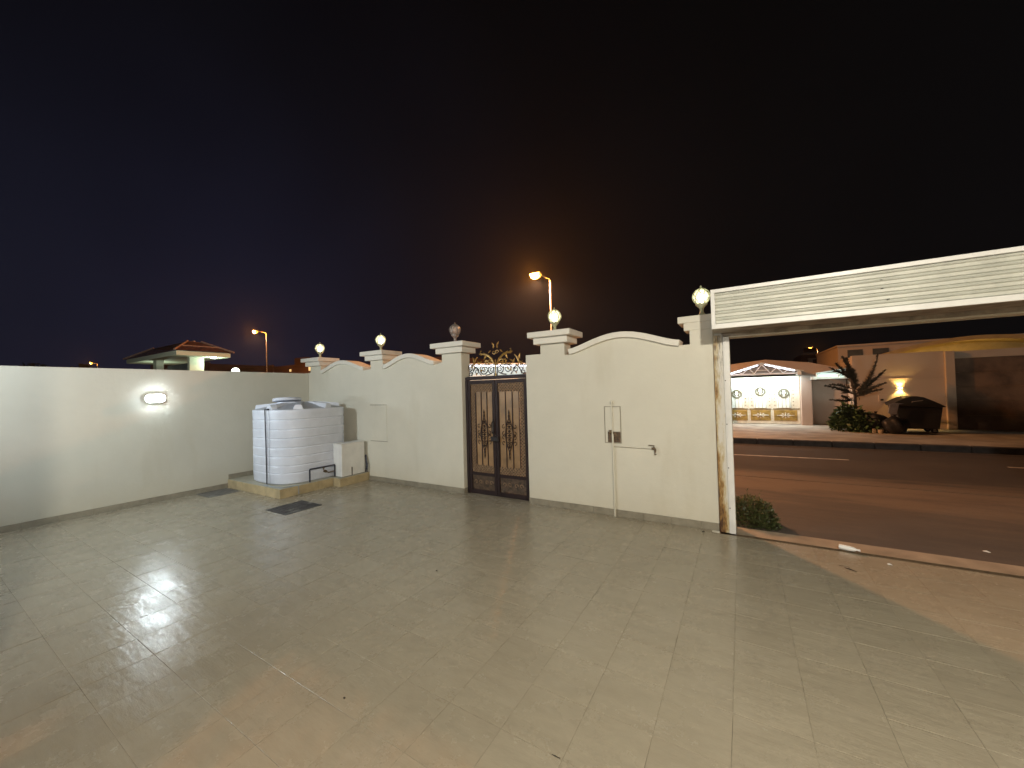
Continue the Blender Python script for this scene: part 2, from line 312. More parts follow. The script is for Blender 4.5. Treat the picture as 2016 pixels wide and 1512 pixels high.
# ------------------------------------------------------------------ geometry helpers
class MB:
    def __init__(s): s.bm = bmesh.new()
    def box(s, x0, x1, y0, y1, z0, z1, bev=0, rot=None, piv=None):
        r = bmesh.ops.create_cube(s.bm, size=1.0); vs = r['verts']
        for v in vs:
            v.co = Vector((x0 + (v.co.x + .5) * (x1 - x0), y0 + (v.co.y + .5) * (y1 - y0), z0 + (v.co.z + .5) * (z1 - z0)))
        if bev:
            es = list({e for v in vs for e in v.link_edges})
            r2 = bmesh.ops.bevel(s.bm, geom=es, offset=bev, segments=1, affect='EDGES'); vs = list({v for f in r2['faces'] for v in f.verts} | {v for v in vs if v.is_valid})
        if rot is not None: bmesh.ops.rotate(s.bm, verts=vs, cent=piv or Vector(((x0+x1)/2, (y0+y1)/2, (z0+z1)/2)), matrix=rot)
        return s
    def prism(s, pts, y0, y1, bev=0, axis='y'):
        # polygon in (x,z) pushed along y ; axis 'z': polygon in (x,y) pushed along z ; axis 'x': polygon in (y,z) along x
        if axis == 'y': f = lambda a, b, t: Vector((a, t, b))
        elif axis == 'z': f = lambda a, b, t: Vector((a, b, t))
        else: f = lambda a, b, t: Vector((t, a, b))
        A = [s.bm.verts.new(f(a, b, y0)) for a, b in pts]; B = [s.bm.verts.new(f(a, b, y1)) for a, b in pts]
        n = len(pts); fs = [s.bm.faces.new(A), s.bm.faces.new(B[::-1])]
        for i in range(n): fs.append(s.bm.faces.new((A[i], B[i], B[(i + 1) % n], A[(i + 1) % n])))
        bmesh.ops.recalc_face_normals(s.bm, faces=fs)
        if bev:
            es = [e for f_ in fs[:2] for e in f_.edges]
            bmesh.ops.bevel(s.bm, geom=es, offset=bev, segments=1, affect='EDGES')
        return s
    def tube(s, pts, r, n=6, cap=True):
        pts = [Vector(p) for p in pts]; rings = []
        up = Vector((0, 0, 1))
        for i, p in enumerate(pts):
            d = (pts[min(i + 1, len(pts) - 1)] - pts[max(i - 1, 0)])
            if d.length < 1e-9: d = Vector((0, 0, 1))
            d.normalize()
            a = d.cross(up)
            if a.length < .05: a = d.cross(Vector((0, 1, 0)))
            if a.length < .05: a = d.cross(Vector((1, 0, 0)))
            a.normalize(); b = d.cross(a)
            rr = r[i] if isinstance(r, (list, tuple)) else r
            rings.append([s.bm.verts.new(p + (a * math.cos(t * 2 * math.pi / n) + b * math.sin(t * 2 * math.pi / n)) * rr) for t in range(n)])
        for k in range(len(rings) - 1):
            for t in range(n): s.bm.faces.new((rings[k][t], rings[k][(t + 1) % n], rings[k + 1][(t + 1) % n], rings[k + 1][t]))
        if cap: s.bm.faces.new(rings[0][::-1]); s.bm.faces.new(rings[-1])
        return s
    def lathe(s, prof, c, n=16):
        cx, cy_, cz = c; rings = []
        for r, z in prof: rings.append([s.bm.verts.new((cx + r * math.cos(2 * math.pi * t / n), cy_ + r * math.sin(2 * math.pi * t / n), cz + z)) for t in range(n)])
        for k in range(len(rings) - 1):
            for t in range(n): s.bm.faces.new((rings[k][t], rings[k][(t + 1) % n], rings[k + 1][(t + 1) % n], rings[k + 1][t]))
        if prof[0][0] > 1e-4: s.bm.faces.new(rings[0][::-1])
        if prof[-1][0] > 1e-4: s.bm.faces.new(rings[-1])
        return s
    def quad(s, a, b, c, d): s.bm.faces.new([s.bm.verts.new(p) for p in (a, b, c, d)]); return s
    def tri(s, a, b, c): s.bm.faces.new([s.bm.verts.new(p) for p in (a, b, c)]); return s
    def build(s, name, m, parent=None, smooth=False, loc=None, kind=None, label=None):
        me = bpy.data.meshes.new(name)
        org = Vector(loc) if loc is not None else Vector((0, 0, 0))
        if parent is None and loc is None and len(s.bm.verts):
            xs = [v.co for v in s.bm.verts]
            org = Vector((sum(v.x for v in xs) / len(xs), sum(v.y for v in xs) / len(xs), min(v.z for v in xs)))
        wp = Vector(parent['_w']) if parent is not None else Vector((0, 0, 0))
        if parent is not None and loc is None: org = wp
        for v in s.bm.verts: v.co -= org
        bmesh.ops.recalc_face_normals(s.bm, faces=s.bm.faces[:]) if len(s.bm.faces) < 20000 else None
        s.bm.to_mesh(me); s.bm.free()
        me.materials.append(m)
        if smooth:
            for p in me.polygons: p.use_smooth = True
        o = bpy.data.objects.new(name, me); sc.collection.objects.link(o)
        o.location = org - wp; o['_w'] = tuple(org)
        if parent is not None: o.parent = parent
        if kind: o['kind'] = kind
        if label: o['label'] = label
        return o

def tag(o, label=None, cat=None, group=None, kind=None):
    if label: o['label'] = label
    if cat: o['category'] = cat
    if group: o['group'] = group
    if kind: o['kind'] = kind
    return o
def thing(name, loc, label, cat, group=None):
    o = bpy.data.objects.new(name, None); sc.collection.objects.link(o); o.empty_display_size = .2
    o.location = loc; o['_w'] = tuple(loc); return tag(o, label, cat, group)
def autosmooth(o, ang=35):
    for p in o.data.polygons: p.use_smooth = True
    m = o.data
    bm = bmesh.new(); bm.from_mesh(m)
    for e in bm.edges:
        if len(e.link_faces) == 2 and e.calc_face_angle(0) > R_(ang): e.smooth = False
    bm.to_mesh(m); bm.free(); return o
def copy_tree(o, parent=None):
    c = o.copy(); sc.collection.objects.link(c); c.parent = parent
    for ch in list(o.children): copy_tree(ch, c)
    return c
def lamp(name, kind, loc, power, col, parent=None, rot=None, **k):
    d = bpy.data.lights.new(name, kind); d.energy = power; d.color = col
    for a, b in k.items(): setattr(d, a, b)
    o = bpy.data.objects.new(name, d); sc.collection.objects.link(o)
    if parent is not None: o.parent = parent; o.location = Vector(loc) - Vector(parent['_w'])
    else: o.location = loc
    if rot: o.rotation_euler = rot
    return o

YW = 6.08          # inner face of the street wall
YB = 6.36          # its outer face
XL = -10.15        # inner face of the left wall
X0T, Y0T = 0.287, 1.945   # a joint crossing of the paving

# ------------------------------------------------------------------ ground, road, paving
tag(MB().box(-400, 400, -60, 900, -0.3, -0.16).build('ground', M_sand), kind='structure')
tag(MB().box(-90, 60, 6.34, 11.4, -0.15, -0.045).build('sand_verge', M_sand), kind='structure')
sl = 0.055
def slab(x0, x1, ya, yb, z0, z1, name, m, s=sl):
    return tag(MB().prism([(x0, ya + s * x0), (x1, ya + s * x1), (x1, yb + s * x1), (x0, yb + s * x0)], z0, z1, axis='z').build(name, m), kind='structure')
slab(-90, 60, 10.15, 15.35, -0.15, -0.035, 'road', M_asph, 0.0)
slab(-90, 60, 15.352, 15.75, -0.15, -0.030, 'kerb_shade_strip', M_kerb, 0.0)  # dark strip painted where the kerb zone lies in shade
tag(MB().box(-90, 60, 15.752, 24.5, -0.15, 0.145).build('pavement', M_pave), kind='structure')
kb = thing('pavement_kerb', (0, 15.6, 0), 'kerb along the far side of the road, shade painted into its colour', 'kerb'); kb['kind'] = 'structure'; del kb['category']
for i in range(14):
    x = -3.6 + i * 1.0
    MB().box(x + .006, x + .994, 15.60, 15.75, -0.10, 0.16, bev=.02).build('kerb_stone', M_kerb, kb)
MB().box(-90, -3.6, 15.60, 15.75, -0.10, 0.158).build('kerb_run', M_kerb, kb)
MB().box(10.4, 60, 15.60, 15.75, -0.10, 0.158).build('kerb_run', M_kerb, kb)
for (xa, xb) in ((-0.9, 2.37), (5.2, 8.2), (-7.0, -4.0)):
    slab(xa, xb, 13.07, 13.17, -0.034, -0.030, 'lane_marking', M_paint, .06)

# courtyard floor: mortar bed + tiles
fl = tag(MB().box(XL - .3, 4.6, -0.9, 5.972, -0.30, -0.0026).box(XL - .3, -.425, 5.9725, YW, -0.30, -0.0026).build('courtyard_floor', M_joint, loc=(0, 0, 0)), kind='structure')
def visible_px(x, y, z=0):
    v = CR.transposed() @ (Vector((x, y, z)) - Vector((0, 0, H)))
    if v.z > -0.05: return None
    return (1008 + 751 * v.x / -v.z, 756 - 751 * v.y / -v.z)
g = 0.0032
tiles = []
def yb_skip(xa, xb, j): return xa > -.43 and Y0T + j * .4 > 5.95
nx0 = int(math.floor((XL - X0T) / .4)); nx1 = int(math.ceil((4.5 - X0T) / .4))
ny0 = int(math.floor((-0.85 - Y0T) / .4)); ny1 = int(math.ceil((YW - Y0T) / .4))
holes = [(-7.47, -6.80, 3.62, 4.30), (XL, -9.48, 3.52, 4.10)]
for i in range(nx0, nx1):
    for j in range(ny0, ny1):
        xa, xb = max(XL, X0T + i * .4), min(4.5, X0T + (i + 1) * .4)
        if yb_skip(xa, xb, j): continue
        ya, yb = max(-.85, Y0T + j * .4), min(5.966 if xb > -.425 else YW - .002, Y0T + (j + 1) * .4)
        if xb - xa < .02 or yb - ya < .02: continue
        p = [visible_px(a, b) for a, b in ((xa, ya), (xb, ya), (xb, yb), (xa, yb))]
        area = 0; inside = 0
        if all(p):
            for k in range(4):
                q, r = p[k], p[(k + 1) % 4]; area += q[0] * r[1] - r[0] * q[1]
                inside += (-30 < q[0] < 2046 and q[1] < 1540)
            area = abs(area) / 2
        if not inside: area = 0
        under = xb < -7.9 and ya > 4.2
        tiles.append((-area if not under else 0, xa, xb, ya, yb))
tiles.sort()
def tile_mesh(wx_, wy_):
    bm = bmesh.new(); t = .0026; b = .0010
    hx, hy = wx_ / 2 - g / 2, wy_ / 2 - g / 2
    lo = [bm.verts.new((sx * hx, sy * hy, -t)) for sx, sy in ((-1, -1), (1, -1), (1, 1), (-1, 1))]
    mi = [bm.verts.new((sx * hx, sy * hy, -b * .7)) for sx, sy in ((-1, -1), (1, -1), (1, 1), (-1, 1))]
    hi = [bm.verts.new((sx * (hx - b), sy * (hy - b), 0)) for sx, sy in ((-1, -1), (1, -1), (1, 1), (-1, 1))]
    for A, B in ((lo, mi), (mi, hi)):
        for k in range(4): bm.faces.new((A[k], A[(k + 1) % 4], B[(k + 1) % 4], B[k]))
    bm.faces.new(hi); bm.faces.new(lo[::-1])
    me = bpy.data.meshes.new('floor_tile'); bm.to_mesh(me); bm.free(); me.materials.append(M_tile); return me
cache = {}
rest = MB(); nt_ = 0
for (na, xa, xb, ya, yb) in tiles:
    c = ((xa + xb) / 2, (ya + yb) / 2)
    cut = any(xa < h[1] and xb > h[0] and ya < h[3] and yb > h[2] for h in holes)
    if nt_ < 297 and na < 0 and not cut:
        key = (round(xb - xa, 3), round(yb - ya, 3))
        if key not in cache: cache[key] = tile_mesh(*key)
        o = bpy.data.objects.new('floor_tile', cache[key]); sc.collection.objects.link(o); o.parent = fl
        o.location = (c[0], c[1], random.uniform(-.0012, .0006)); o.rotation_euler = (random.gauss(0, .0011), random.gauss(0, .0011), random.gauss(0, .0006))
        nt_ += 1
    else:
        rects = [(xa, xb, ya, yb)]
        for h in holes:
            nr = []
            for (a, b_, c_, d) in rects:
                if a < h[1] and b_ > h[0] and c_ < h[3] and d > h[2]:
                    if a < h[0]: nr.append((a, h[0], c_, d))
                    if b_ > h[1]: nr.append((h[1], b_, c_, d))
                    m0, m1 = max(a, h[0]), min(b_, h[1])
                    if c_ < h[2]: nr.append((m0, m1, c_, h[2]))
                    if d > h[3]: nr.append((m0, m1, h[3], d))
                else: nr.append((a, b_, c_, d))
            rects = nr
        dz = random.uniform(-.001, .0006)
        for (a, b_, c_, d) in rects:
            if b_ - a > .02 and d - c_ > .02: rest.box(a + g/2, b_ - g/2, c_ + g/2, d - g/2, -.0026, dz)
tag(rest.build('floor_tile_field', M_tile, fl), kind='stuff')

tag(MB().box(-4.838, -3.354, 6.0815, 6.42, -.3, -.001).build('gate_threshold', M_joint), kind='structure')
ch = MB()
for (cx0, cy0, L0) in ((-.95, 1.945, .05), (-.72, 1.945, .10), (-.50, 1.94, .04), (1.1, 2.745, .05)):
    n_ = 12; up_ = [(cx0 + L0 * (k / n_ - .5), cy0 + random.uniform(.002, .006)) for k in range(n_ + 1)]; dn_ = [(x, cy0 - random.uniform(.001, .004)) for x, y in up_]
    ch.bm.faces.new([ch.bm.verts.new((x, y, .0016)) for x, y in up_ + dn_[::-1]])
tag(ch.build('chipped_joint_dirt', M_dark, fl), kind='stuff')
# threshold of the garage opening: dark shutter groove and concrete sill
tag(MB().box(-0.42, 3.7, 5.972, 6.03, -0.30, -0.020).build('shutter_groove', M_dark), kind='structure')
tag(MB().box(-0.125, 3.4, 6.03, 6.345, -0.30, 0.004, bev=.004).build('threshold', M_thr), kind='structure')
tag(MB().box(-0.42, 3.7, 5.968, 5.978, -0.02, 0.0015).box(-0.12, 3.7, 6.022, 6.030, -.02, .006).build('groove_edging', M_brass), kind='structure')

# ------------------------------------------------------------------ left wall
lw = thing('boundary_wall', (XL, 2.5, 0), 'long plain grey cream plastered wall on the left with the oval lamp on it', 'wall')
MB().box(XL - .22, XL, -1.6, YW - .002, -.3, 2.665, bev=.006).build('wall_body', M_wall2, lw)
def skirts_y(xf, y0, y1, z0, par, t=.012, hgt=.105):
    y = y0
    while y < y1 - .01:
        ye = min(y1, y + .4)
        MB().box(xf, xf + t, y + .0015, ye - .0015, z0, z0 + hgt, bev=.0015).build('skirting_tile', M_skirt, par); y = ye
def skirts_x(yf, x0, x1, z0, par, t=.012, hgt=.105, m=None):
    x = x0
    while x < x1 - .01:
        xe = min(x1, x + .4)
        MB().box(x + .0015, xe - .0015, yf - t, yf, z0, z0 + hgt, bev=.0015).build('skirting_tile', m or M_skirt, par); x = xe
skirts_y(XL + .001, -1.2, 4.138, 0, lw)
skirts_y(XL + .001, 4.14, YW - .02, .192, lw)

# bulkhead lamp
bl = thing('bulkhead_lamp', (XL, 2.87, 2.08), 'lit oval white bulkhead lamp on the left boundary wall', 'wall lamp')
def stadium(cy_, cz, hw, hh, n=10):
    pts = []
    for k in range(n + 1):
        a = -math.pi / 2 + math.pi * k / n; pts.append((cy_ + (hw - hh) + hh * math.cos(a), cz + hh * math.sin(a)))
    for k in range(n + 1):
        a = math.pi / 2 + math.pi * k / n; pts.append((cy_ - (hw - hh) + hh * math.cos(a), cz + hh * math.sin(a)))
    return pts
MB().prism(stadium(2.87, 2.08, .163, .087), XL + .001, XL + .062, axis='x', bev=.006).build('housing', M_shutf, bl)
MB().prism(stadium(2.87, 2.08, .149, .073), XL + .063, XL + .084, axis='x', bev=.012).build('diffuser', E_bulk, bl)

# ------------------------------------------------------------------ street wall
ZC, ZN, ZT = 2.678, 2.844, 3.056     # wall top, neck top, cap top
def arch_pts(xl, xr, z_end, z_peak, n=18, rev=False):
    # flattened bell curve like the copings
    out = []
    for k in range(n + 1):
        t = k / n; s_ = 0.5 - 0.5 * math.cos(2 * math.pi * t); s_ = s_ ** 0.72
        out.append((xl + (xr - xl) * t, z_end + (z_peak - z_end) * s_))
    return out
def coping(par, xl, xr, z_end, z_peak, th=.092, proud=.055):
    lo = arch_pts(xl, xr, z_end, z_peak); n = len(lo)
    up = []
    for k, (x, z) in enumerate(lo):
        a = lo[max(0, k - 1)]; b = lo[min(n - 1, k + 1)]; d = Vector((b[0] - a[0], b[1] - a[1])).normalized()
        up.append((x - d.y * th, z + d.x * th))
    o = MB().prism(lo + up[::-1], YW - proud, YB + proud, bev=.006).build('arched_coping', M_cap, par)
    return autosmooth(o)
def cap(par, xc, wdt, left_only=False, label=None):
    yc = (YW + YB) / 2; dp = (YB - YW) / 2
    if left_only:
        a = MB().box(xc - wdt / 2 - .155, xc + wdt / 2, YW - .003, YB + .17, 2.958, ZT, bev=.006).build('pier_cap', M_wall, par)
        MB().box(xc - wdt / 2 - .075, xc + wdt / 2 - .004, YW - .002, YB + .09, ZN, 2.957, bev=.005).build('cap_neck', M_wall, a)
        return a
    a = MB().box(xc - wdt / 2 - .172, xc + wdt / 2 + .172, YW - .17, YB + .17, 2.958, ZT, bev=.006).build('pier_cap', M_cap, par)
    MB().box(xc - wdt / 2 - .092, xc + wdt / 2 + .092, YW - .09, YB + .09, ZN, 2.957, bev=.005).build('cap_neck', M_cap, a)
    return a
swl = thing('street_wall', (-7.5, 6.2, 0), 'cream street wall between the left corner and the iron gate, two arched copings', 'wall')
P1, P2, P3, P4, P5 = (-10.06, -9.60), (-7.60, -7.17), (-5.355, -4.84), (-3.05, -2.59), (-0.625, -0.325)
ol = [(-10.38, -.3), (P3[1], -.3), (P3[1], ZN), (P3[0], ZN), (P3[0], ZC)]
ol += arch_pts(-7.06, -5.56, 2.62, 2.835)[::-1][0:0]
def arch_outline(xl, xr, z_end, z_peak):
    return [(x, z + .03) for x, z in arch_pts(xl, xr, z_end, z_peak)]
ol += [(P3[0] - .19, ZC - .04)] + arch_outline(-7.04, -5.57, 2.632, 2.835)[::-1][1:-1] + [(P2[1] + .12, ZC - .045), (P2[1], ZC - .045)]
ol += [(P2[1], ZN), (P2[0], ZN), (P2[0], ZC - .03), (-7.83, ZC - .04)] + arch_outline(-9.46, -7.84, 2.632, 2.835)[::-1][1:-1] + [(P1[1] + .1, ZC - .045), (P1[1], ZC - .045), (P1[1], ZN), (P1[0], ZN), (P1[0], ZC), (-10.38, ZC)]
MB().prism(ol, YW, YB, bev=.004).build('wall_body', M_wall, swl)
for P in (P1, P2, P3): cap(swl, (P[0] + P[1]) / 2, P[1] - P[0])
coping(swl, -9.52, -7.82, 2.628, 2.835); coping(swl, -7.10, -5.55, 2.628, 2.835)
skirts_x(YW - .001, -7.698, P3[1] - .006, 0, swl)
MB().box(P3[1] + .001, P3[1] + .013, YW - .012, YB - .14, 0, .105, bev=.0015).build('skirting_tile', M_skirt, swl)
# shallow access panel in the plaster
pn = MB().box(-7.635, -7.065, YW - .010, YW - .001, .945, 1.785, bev=.002).build('access_panel', M_wall, swl)
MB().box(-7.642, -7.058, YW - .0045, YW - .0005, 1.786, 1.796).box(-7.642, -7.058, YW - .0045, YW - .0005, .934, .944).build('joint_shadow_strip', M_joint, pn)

swr = thing('street_wall', (-1.8, 6.2, 0), 'cream street wall between the iron gate and garage opening, with one wide arched coping and pipes', 'wall')
XR0 = -3.352
orr = [(XR0, -.3), (-0.325, -.3), (-0.325, ZN), (P5[0], ZN), (P5[0], ZC - .035), (-.79, ZC - .035)]
orr += arch_outline(-2.47, -.80, 2.632, 2.835)[::-1][1:-1] + [(P4[1] + .08, ZC - .045), (P4[1], ZC - .045), (P4[1], ZN), (P4[0], ZN), (P4[0], ZC), (XR0, ZC)]
MB().prism(orr, YW, YB, bev=.004).build('wall_body', M_wall, swr)
cap(swr, (P4[0] + P4[1]) / 2, P4[1] - P4[0])
cap(swr, (P5[0] + P5[1]) / 2, P5[1] - P5[0], True)
coping(swr, -2.49, -.77, 2.628, 2.835)
skirts_x(YW - .001, XR0, -0.33, 0, swr)
# meter recess with cover, lower opening as a flat plate with painted shade, pipes and tap
nb = MB()
for a in ((-1.925, -1.915, 1.165, 1.74), (-1.667, -1.657, 1.165, 1.74)): nb.box(a[0], a[1], YW - .006, YW - .001, a[2], a[3])
nb.box(-1.925, -1.657, YW - .006, YW - .001, 1.736, 1.746).box(-1.925, -1.657, YW - .006, YW - .001, 1.157, 1.167)
ni = nb.build('recess_edge', M_skirt, swr)
MB().box(-1.912, -1.670, YW - .009, YW - .001, 1.345, 1.733, bev=.002).build('cover_plate', M_wall, swr)
MB().box(-1.875, -1.672, YW - .005, YW - .001, 1.170, 1.340).build('shaded_opening_plate', M_box_in, swr)
pv = MB()
pv.tube([(-1.79, YW - .028, 0.0), (-1.79, YW - .028, 1.30)], .016, 8)
pv.tube([(-1.795, YW - .024, 1.30), (-1.795, YW - .024, 1.80)], .011, 8)
pv.lathe([(0.001, 0), (.018, 0), (.024, .02), (.018, .045), (0.001, .05)], (-1.795, YW - .026, 1.795), 8)
autosmooth(pv.build('standpipe', M_wall, swr))
hp = autosmooth(MB().tube([(-1.79, YW - .026, 1.118), (-1.19, YW - .026, 1.108)], .012, 8).build('branch_pipe', M_wall, swr))
tp = MB().tube([(-1.20, YW - .03, 1.108), (-1.16, YW - .03, 1.108), (-1.145, YW - .04, 1.09), (-1.145, YW - .045, 1.045)], [.016, .02, .016, .013], 8)
tp.tube([(-1.165, YW - .03, 1.12), (-1.165, YW - .03, 1.15)], .006, 6); tp.box(-1.245, -1.155, YW - .035, YW - .025, 1.148, 1.158, bev=.002)
tp.lathe([(.008, 0), (.018, .004), (.018, .012), (.006, .016)], (-1.145, YW - .045, 1.018), 8)
tp.build('tap', M_brass, hp)
vv = MB().lathe([(.001, 0), (.022, 0), (.026, .012), (.020, .03), (.012, .05), (.001, .052)], (-1.825, YW - .03, 1.315), 10).box(-1.85, -1.80, YW - .036, YW - .028, 1.358, 1.368)
vv.build('shut_off_valve', M_brass, swr)

# ------------------------------------------------------------------ globe lamps on the piers
def globe_lamp(loc, lit):
    x, y, z = loc
    t = thing('globe_lamp', loc, '', 'lamp', 'globe lamps on the piers of the street wall')
    cm = M_lampc if lit else M_lampd
    autosmooth(MB().lathe([(.062, 0), (.066, .012), (.045, .028), (.030, .05), (.024, .085), (.030, .115), (.058, .145), (.078, .165), (.080, .178), (.050, .182)], loc, 16).build('stand', cm, t))
    rz, cz = .118, z + .285
    gl = bmesh.new(); bmesh.ops.create_icosphere(gl, subdivisions=3, radius=.104 if lit else .108)
    for v in gl.verts: v.co += Vector((x, y, cz))
    m = MB(); m.bm.free(); m.bm = gl
    m.build('glass_globe', M_litglass if lit else M_glass, t, smooth=True)
    if lit: MB().lathe([(.012, .180), (.030, .205), (.046, .25), (.046, .28), (.030, .32), (.001, .335)], loc, 12).build('bulb', E_globe, t, smooth=True)
    cg = MB()
    nn = 7
    for k in range(nn):
        for sgn in (-1, 1):
            pts = []
            for i in range(11):
                ph = -1.15 + 2.45 * i / 10; a = 2 * math.pi * k / nn + sgn * 1.15 * (i / 10)
                pts.append((x + rz * math.cos(ph) * math.cos(a), y + rz * math.cos(ph) * math.sin(a), cz + rz * math.sin(ph)))
            cg.tube(pts, .0062, 4)
    cg.build('lattice_cage', cm, t, kind='stuff')
    MB().lathe([(.052, .395), (.046, .402), (.020, .412), (.010, .424), (.014, .434), (.001, .455)], loc, 10).build('finial', cm, t)
    if lit:
        lamp('globe_lamp_light', 'POINT', (x, y, cz), 9, (1, .95, .75), t, shadow_soft_size=.03)
    return t
gx = [(-9.83, 1, 'leftmost lit globe lamp, on the corner pier of the street wall'),
      (-7.385, 1, 'lit globe lamp on the pier between the two left arched copings'),
      (-5.10, 0, 'unlit amber glass globe lamp on the pier left of the iron gate'),
      (-2.82, 1, 'lit globe lamp on the pier right of the iron gate'),
      (-0.465, 1, 'lit globe lamp beside the roller shutter box')]
lit0 = globe_lamp((gx[0][0], 6.22, ZT + .001), True); lit0['label'] = gx[0][2]
for x, l, lab in gx[1:]:
    if l:
        c = copy_tree(lit0); c.location = (x, 6.22, ZT + .001); c['label'] = lab; c['_w'] = (x, 6.22, ZT)
    else: globe_lamp((x, 6.22, ZT + .001), False)['label'] = lab

# ------------------------------------------------------------------ iron double gate
GX0, GX1, GY, GT = -4.825, -3.356, 6.20, 2.335
gate = thing('iron_gate', (-4.1, GY, 0), 'dark wrought iron double gate with tan panels and gold scrolls on top', 'gate')
fr = MB().box(GX0, GX0 + .055, GY - .03, GY + .04, .001, GT - .062).box(GX1 - .055, GX1, GY - .03, GY + .04, .012, GT - .062).box(GX0, GX1, GY - .032, GY + .042, GT - .06, GT, bev=.004)
fr.build('gate_frame', M_iron, gate)
def leaf(xa, xb, lat_left, lat_right, hinge_left):
    b = MB(); y0, y1 = GY - .022, GY + .022
    b.box(xa, xa + .055, y0, y1, .006, GT - .07, bev=.003).box(xb - .055, xb, y0, y1, .006, GT - .07, bev=.003)
    b.box(xa + .056, xb - .056, y0 + .001, y1 - .001, GT - .145, GT - .07, bev=.003).box(xa + .056, xb - .056, y0 + .001, y1 - .001, .375, .43, bev=.003).box(xa + .056, xb - .056, y0 + .001, y1 - .001, .006, .09, bev=.003)
    lf = b.build('gate_leaf', M_iron, gate)
    ia, ib = xa + .056, xb - .056
    MB().box(ia, ib, GY + .004, GY + .010, .092, .373).build('lower_panel', M_brown, lf)
    # embossed scroll relief on the lower panel
    e = MB()
    cx_ = (ia + ib) / 2
    for s_ in (-1, 1):
        for k in range(2):
            c0 = cx_ + s_ * (.07 + .11 * k); pts = [(c0 + s_ * (.045 - .004 * i) * math.cos(i * .6), GY - .002, .235 + (.055 - .005 * i) * math.sin(i * .6)) for i in range(11)]
            e.tube(pts, .007, 4)
    e.build('panel_relief', M_lat, lf, kind='stuff')
    # lattice border zones: (x0,x1,z0,z1)
    zt, zb = GT - .147, .432
    pa = ia + (.115 if lat_left else .012); pb = ib - (.115 if lat_right else .012)
    zones = [(ia, ib, 2.03, zt), (ia, ib, zb, .575)]
    if lat_left: zones.append((ia, pa - .012, .577, 2.028))
    if lat_right: zones.append((pb + .012, ib, .577, 2.028))
    for z in zones: pass
    bk = MB()
    for i, z in enumerate(zones): bk.box(z[0], z[1], GY + .010, GY + .014, z[2], z[3])
    bk.build('backing_sheet', M_darkb, lf)
    L = MB()
    st = .062
    for (x0, x1, z0, z1) in zones:
        for d in (-1, 1):
            k0 = int((x0 - z1) / st) - 2 if d == 1 else int((x0 + z0) / st) - 2
            k1 = int((x1 - z0) / st) + 2 if d == 1 else int((x1 + z1) / st) + 2
            for k in range(k0, k1 + 1):
                c = k * st
                # line x - d*z = c
                za, zb_ = (x0 - c) * d, (x1 - c) * d
                lo, hi = max(z0, min(za, zb_)), min(z1, max(za, zb_))
                if hi - lo < .008: continue
                L.tube([(c + d * lo, GY + (.001 if d == 1 else .006), lo), (c + d * hi, GY + (.001 if d == 1 else .006), hi)], .0095, 4, cap=False)
    L.build('lattice', M_lat, lf, kind='stuff')
    # tan sheet and vertical bars
    sh = MB().box(pa, pb, GY + .008, GY + .012, .577, 2.028).build('tan_sheet', M_sheet, lf)
    br = MB(); n = 3; wd = (pb - pa) / n
    for k in range(n + 1): 
        xx = pa + k * wd; br.box(xx - .008, xx + .008, GY - .006, GY + .006, .577, 2.028)
    br.build('upright_bar', M_iron, lf)
    # oval wrought ornament
    o = MB(); oc = (pa + pb) / 2; zc = 1.2; yy = GY - .012
    def sp(cx0, cz0, r0, r1, a0, a1, rad=.007, n=12):
        o.tube([(cx0 + (r0 + (r1 - r0) * i / n) * math.cos(a0 + (a1 - a0) * i / n), yy, cz0 + (r0 + (r1 - r0) * i / n) * math.sin(a0 + (a1 - a0) * i / n)) for i in range(n + 1)], rad, 4)
    for s_ in (-1, 1):
        o.tube([(oc + s_ * .085 * math.sin(math.pi * i / 16), yy, zc - .33 + .66 * i / 16) for i in range(17)], .010, 4)
        for k in range(6):
            zz = zc - .21 + .085 * k; sp(oc + s_ * .035, zz, .034, .012, math.pi / 2, math.pi / 2 + s_ * 4.6)
        for zz, q in ((zc + .15, 1), (zc - .15, -1), (zc + .02, 1), (zc - .04, -1)): sp(oc + s_ * .12, zz, .045, .010, math.pi * (.5 if q > 0 else 1.5), math.pi * (.5 if q > 0 else 1.5) - s_ * q * 5)
    for q in (-1, 1):
        o.lathe([(.001, 0), (.014, .02 * 1), (.020, .06), (.010, .10), (.016, .12), (.001, .19)] if q > 0 else [(.001, -.19), (.016, -.12), (.010, -.10), (.020, -.06), (.014, -.02), (.001, 0)], (oc, yy, zc + q * .30), 6)
    for k in range(7): o.lathe([(.001, -.022), (.018, 0), (.001, .022)], (oc, yy, zc - .24 + .08 * k), 6)
    o.build('oval_scroll_ornament', M_iron, lf)
    return lf
lfa = leaf(GX0 + .06, -4.118, True, False, True)
lfb = leaf(-4.108, GX1 - .058, False, True, False)
hb = MB().box(-4.20, -4.03, GY - .075, GY - .03, 1.07, 1.16, bev=.008).box(-4.175, -4.150, GY - .045, GY - .024, 1.20, 1.50, bev=.004).tube([(-4.16, GY - .06, 1.23), (-4.16, GY - .085, 1.26), (-4.16, GY - .085, 1.42), (-4.16, GY - .06, 1.45)], .010, 6)
hb.build('lock_and_handle', M_black, lfa)
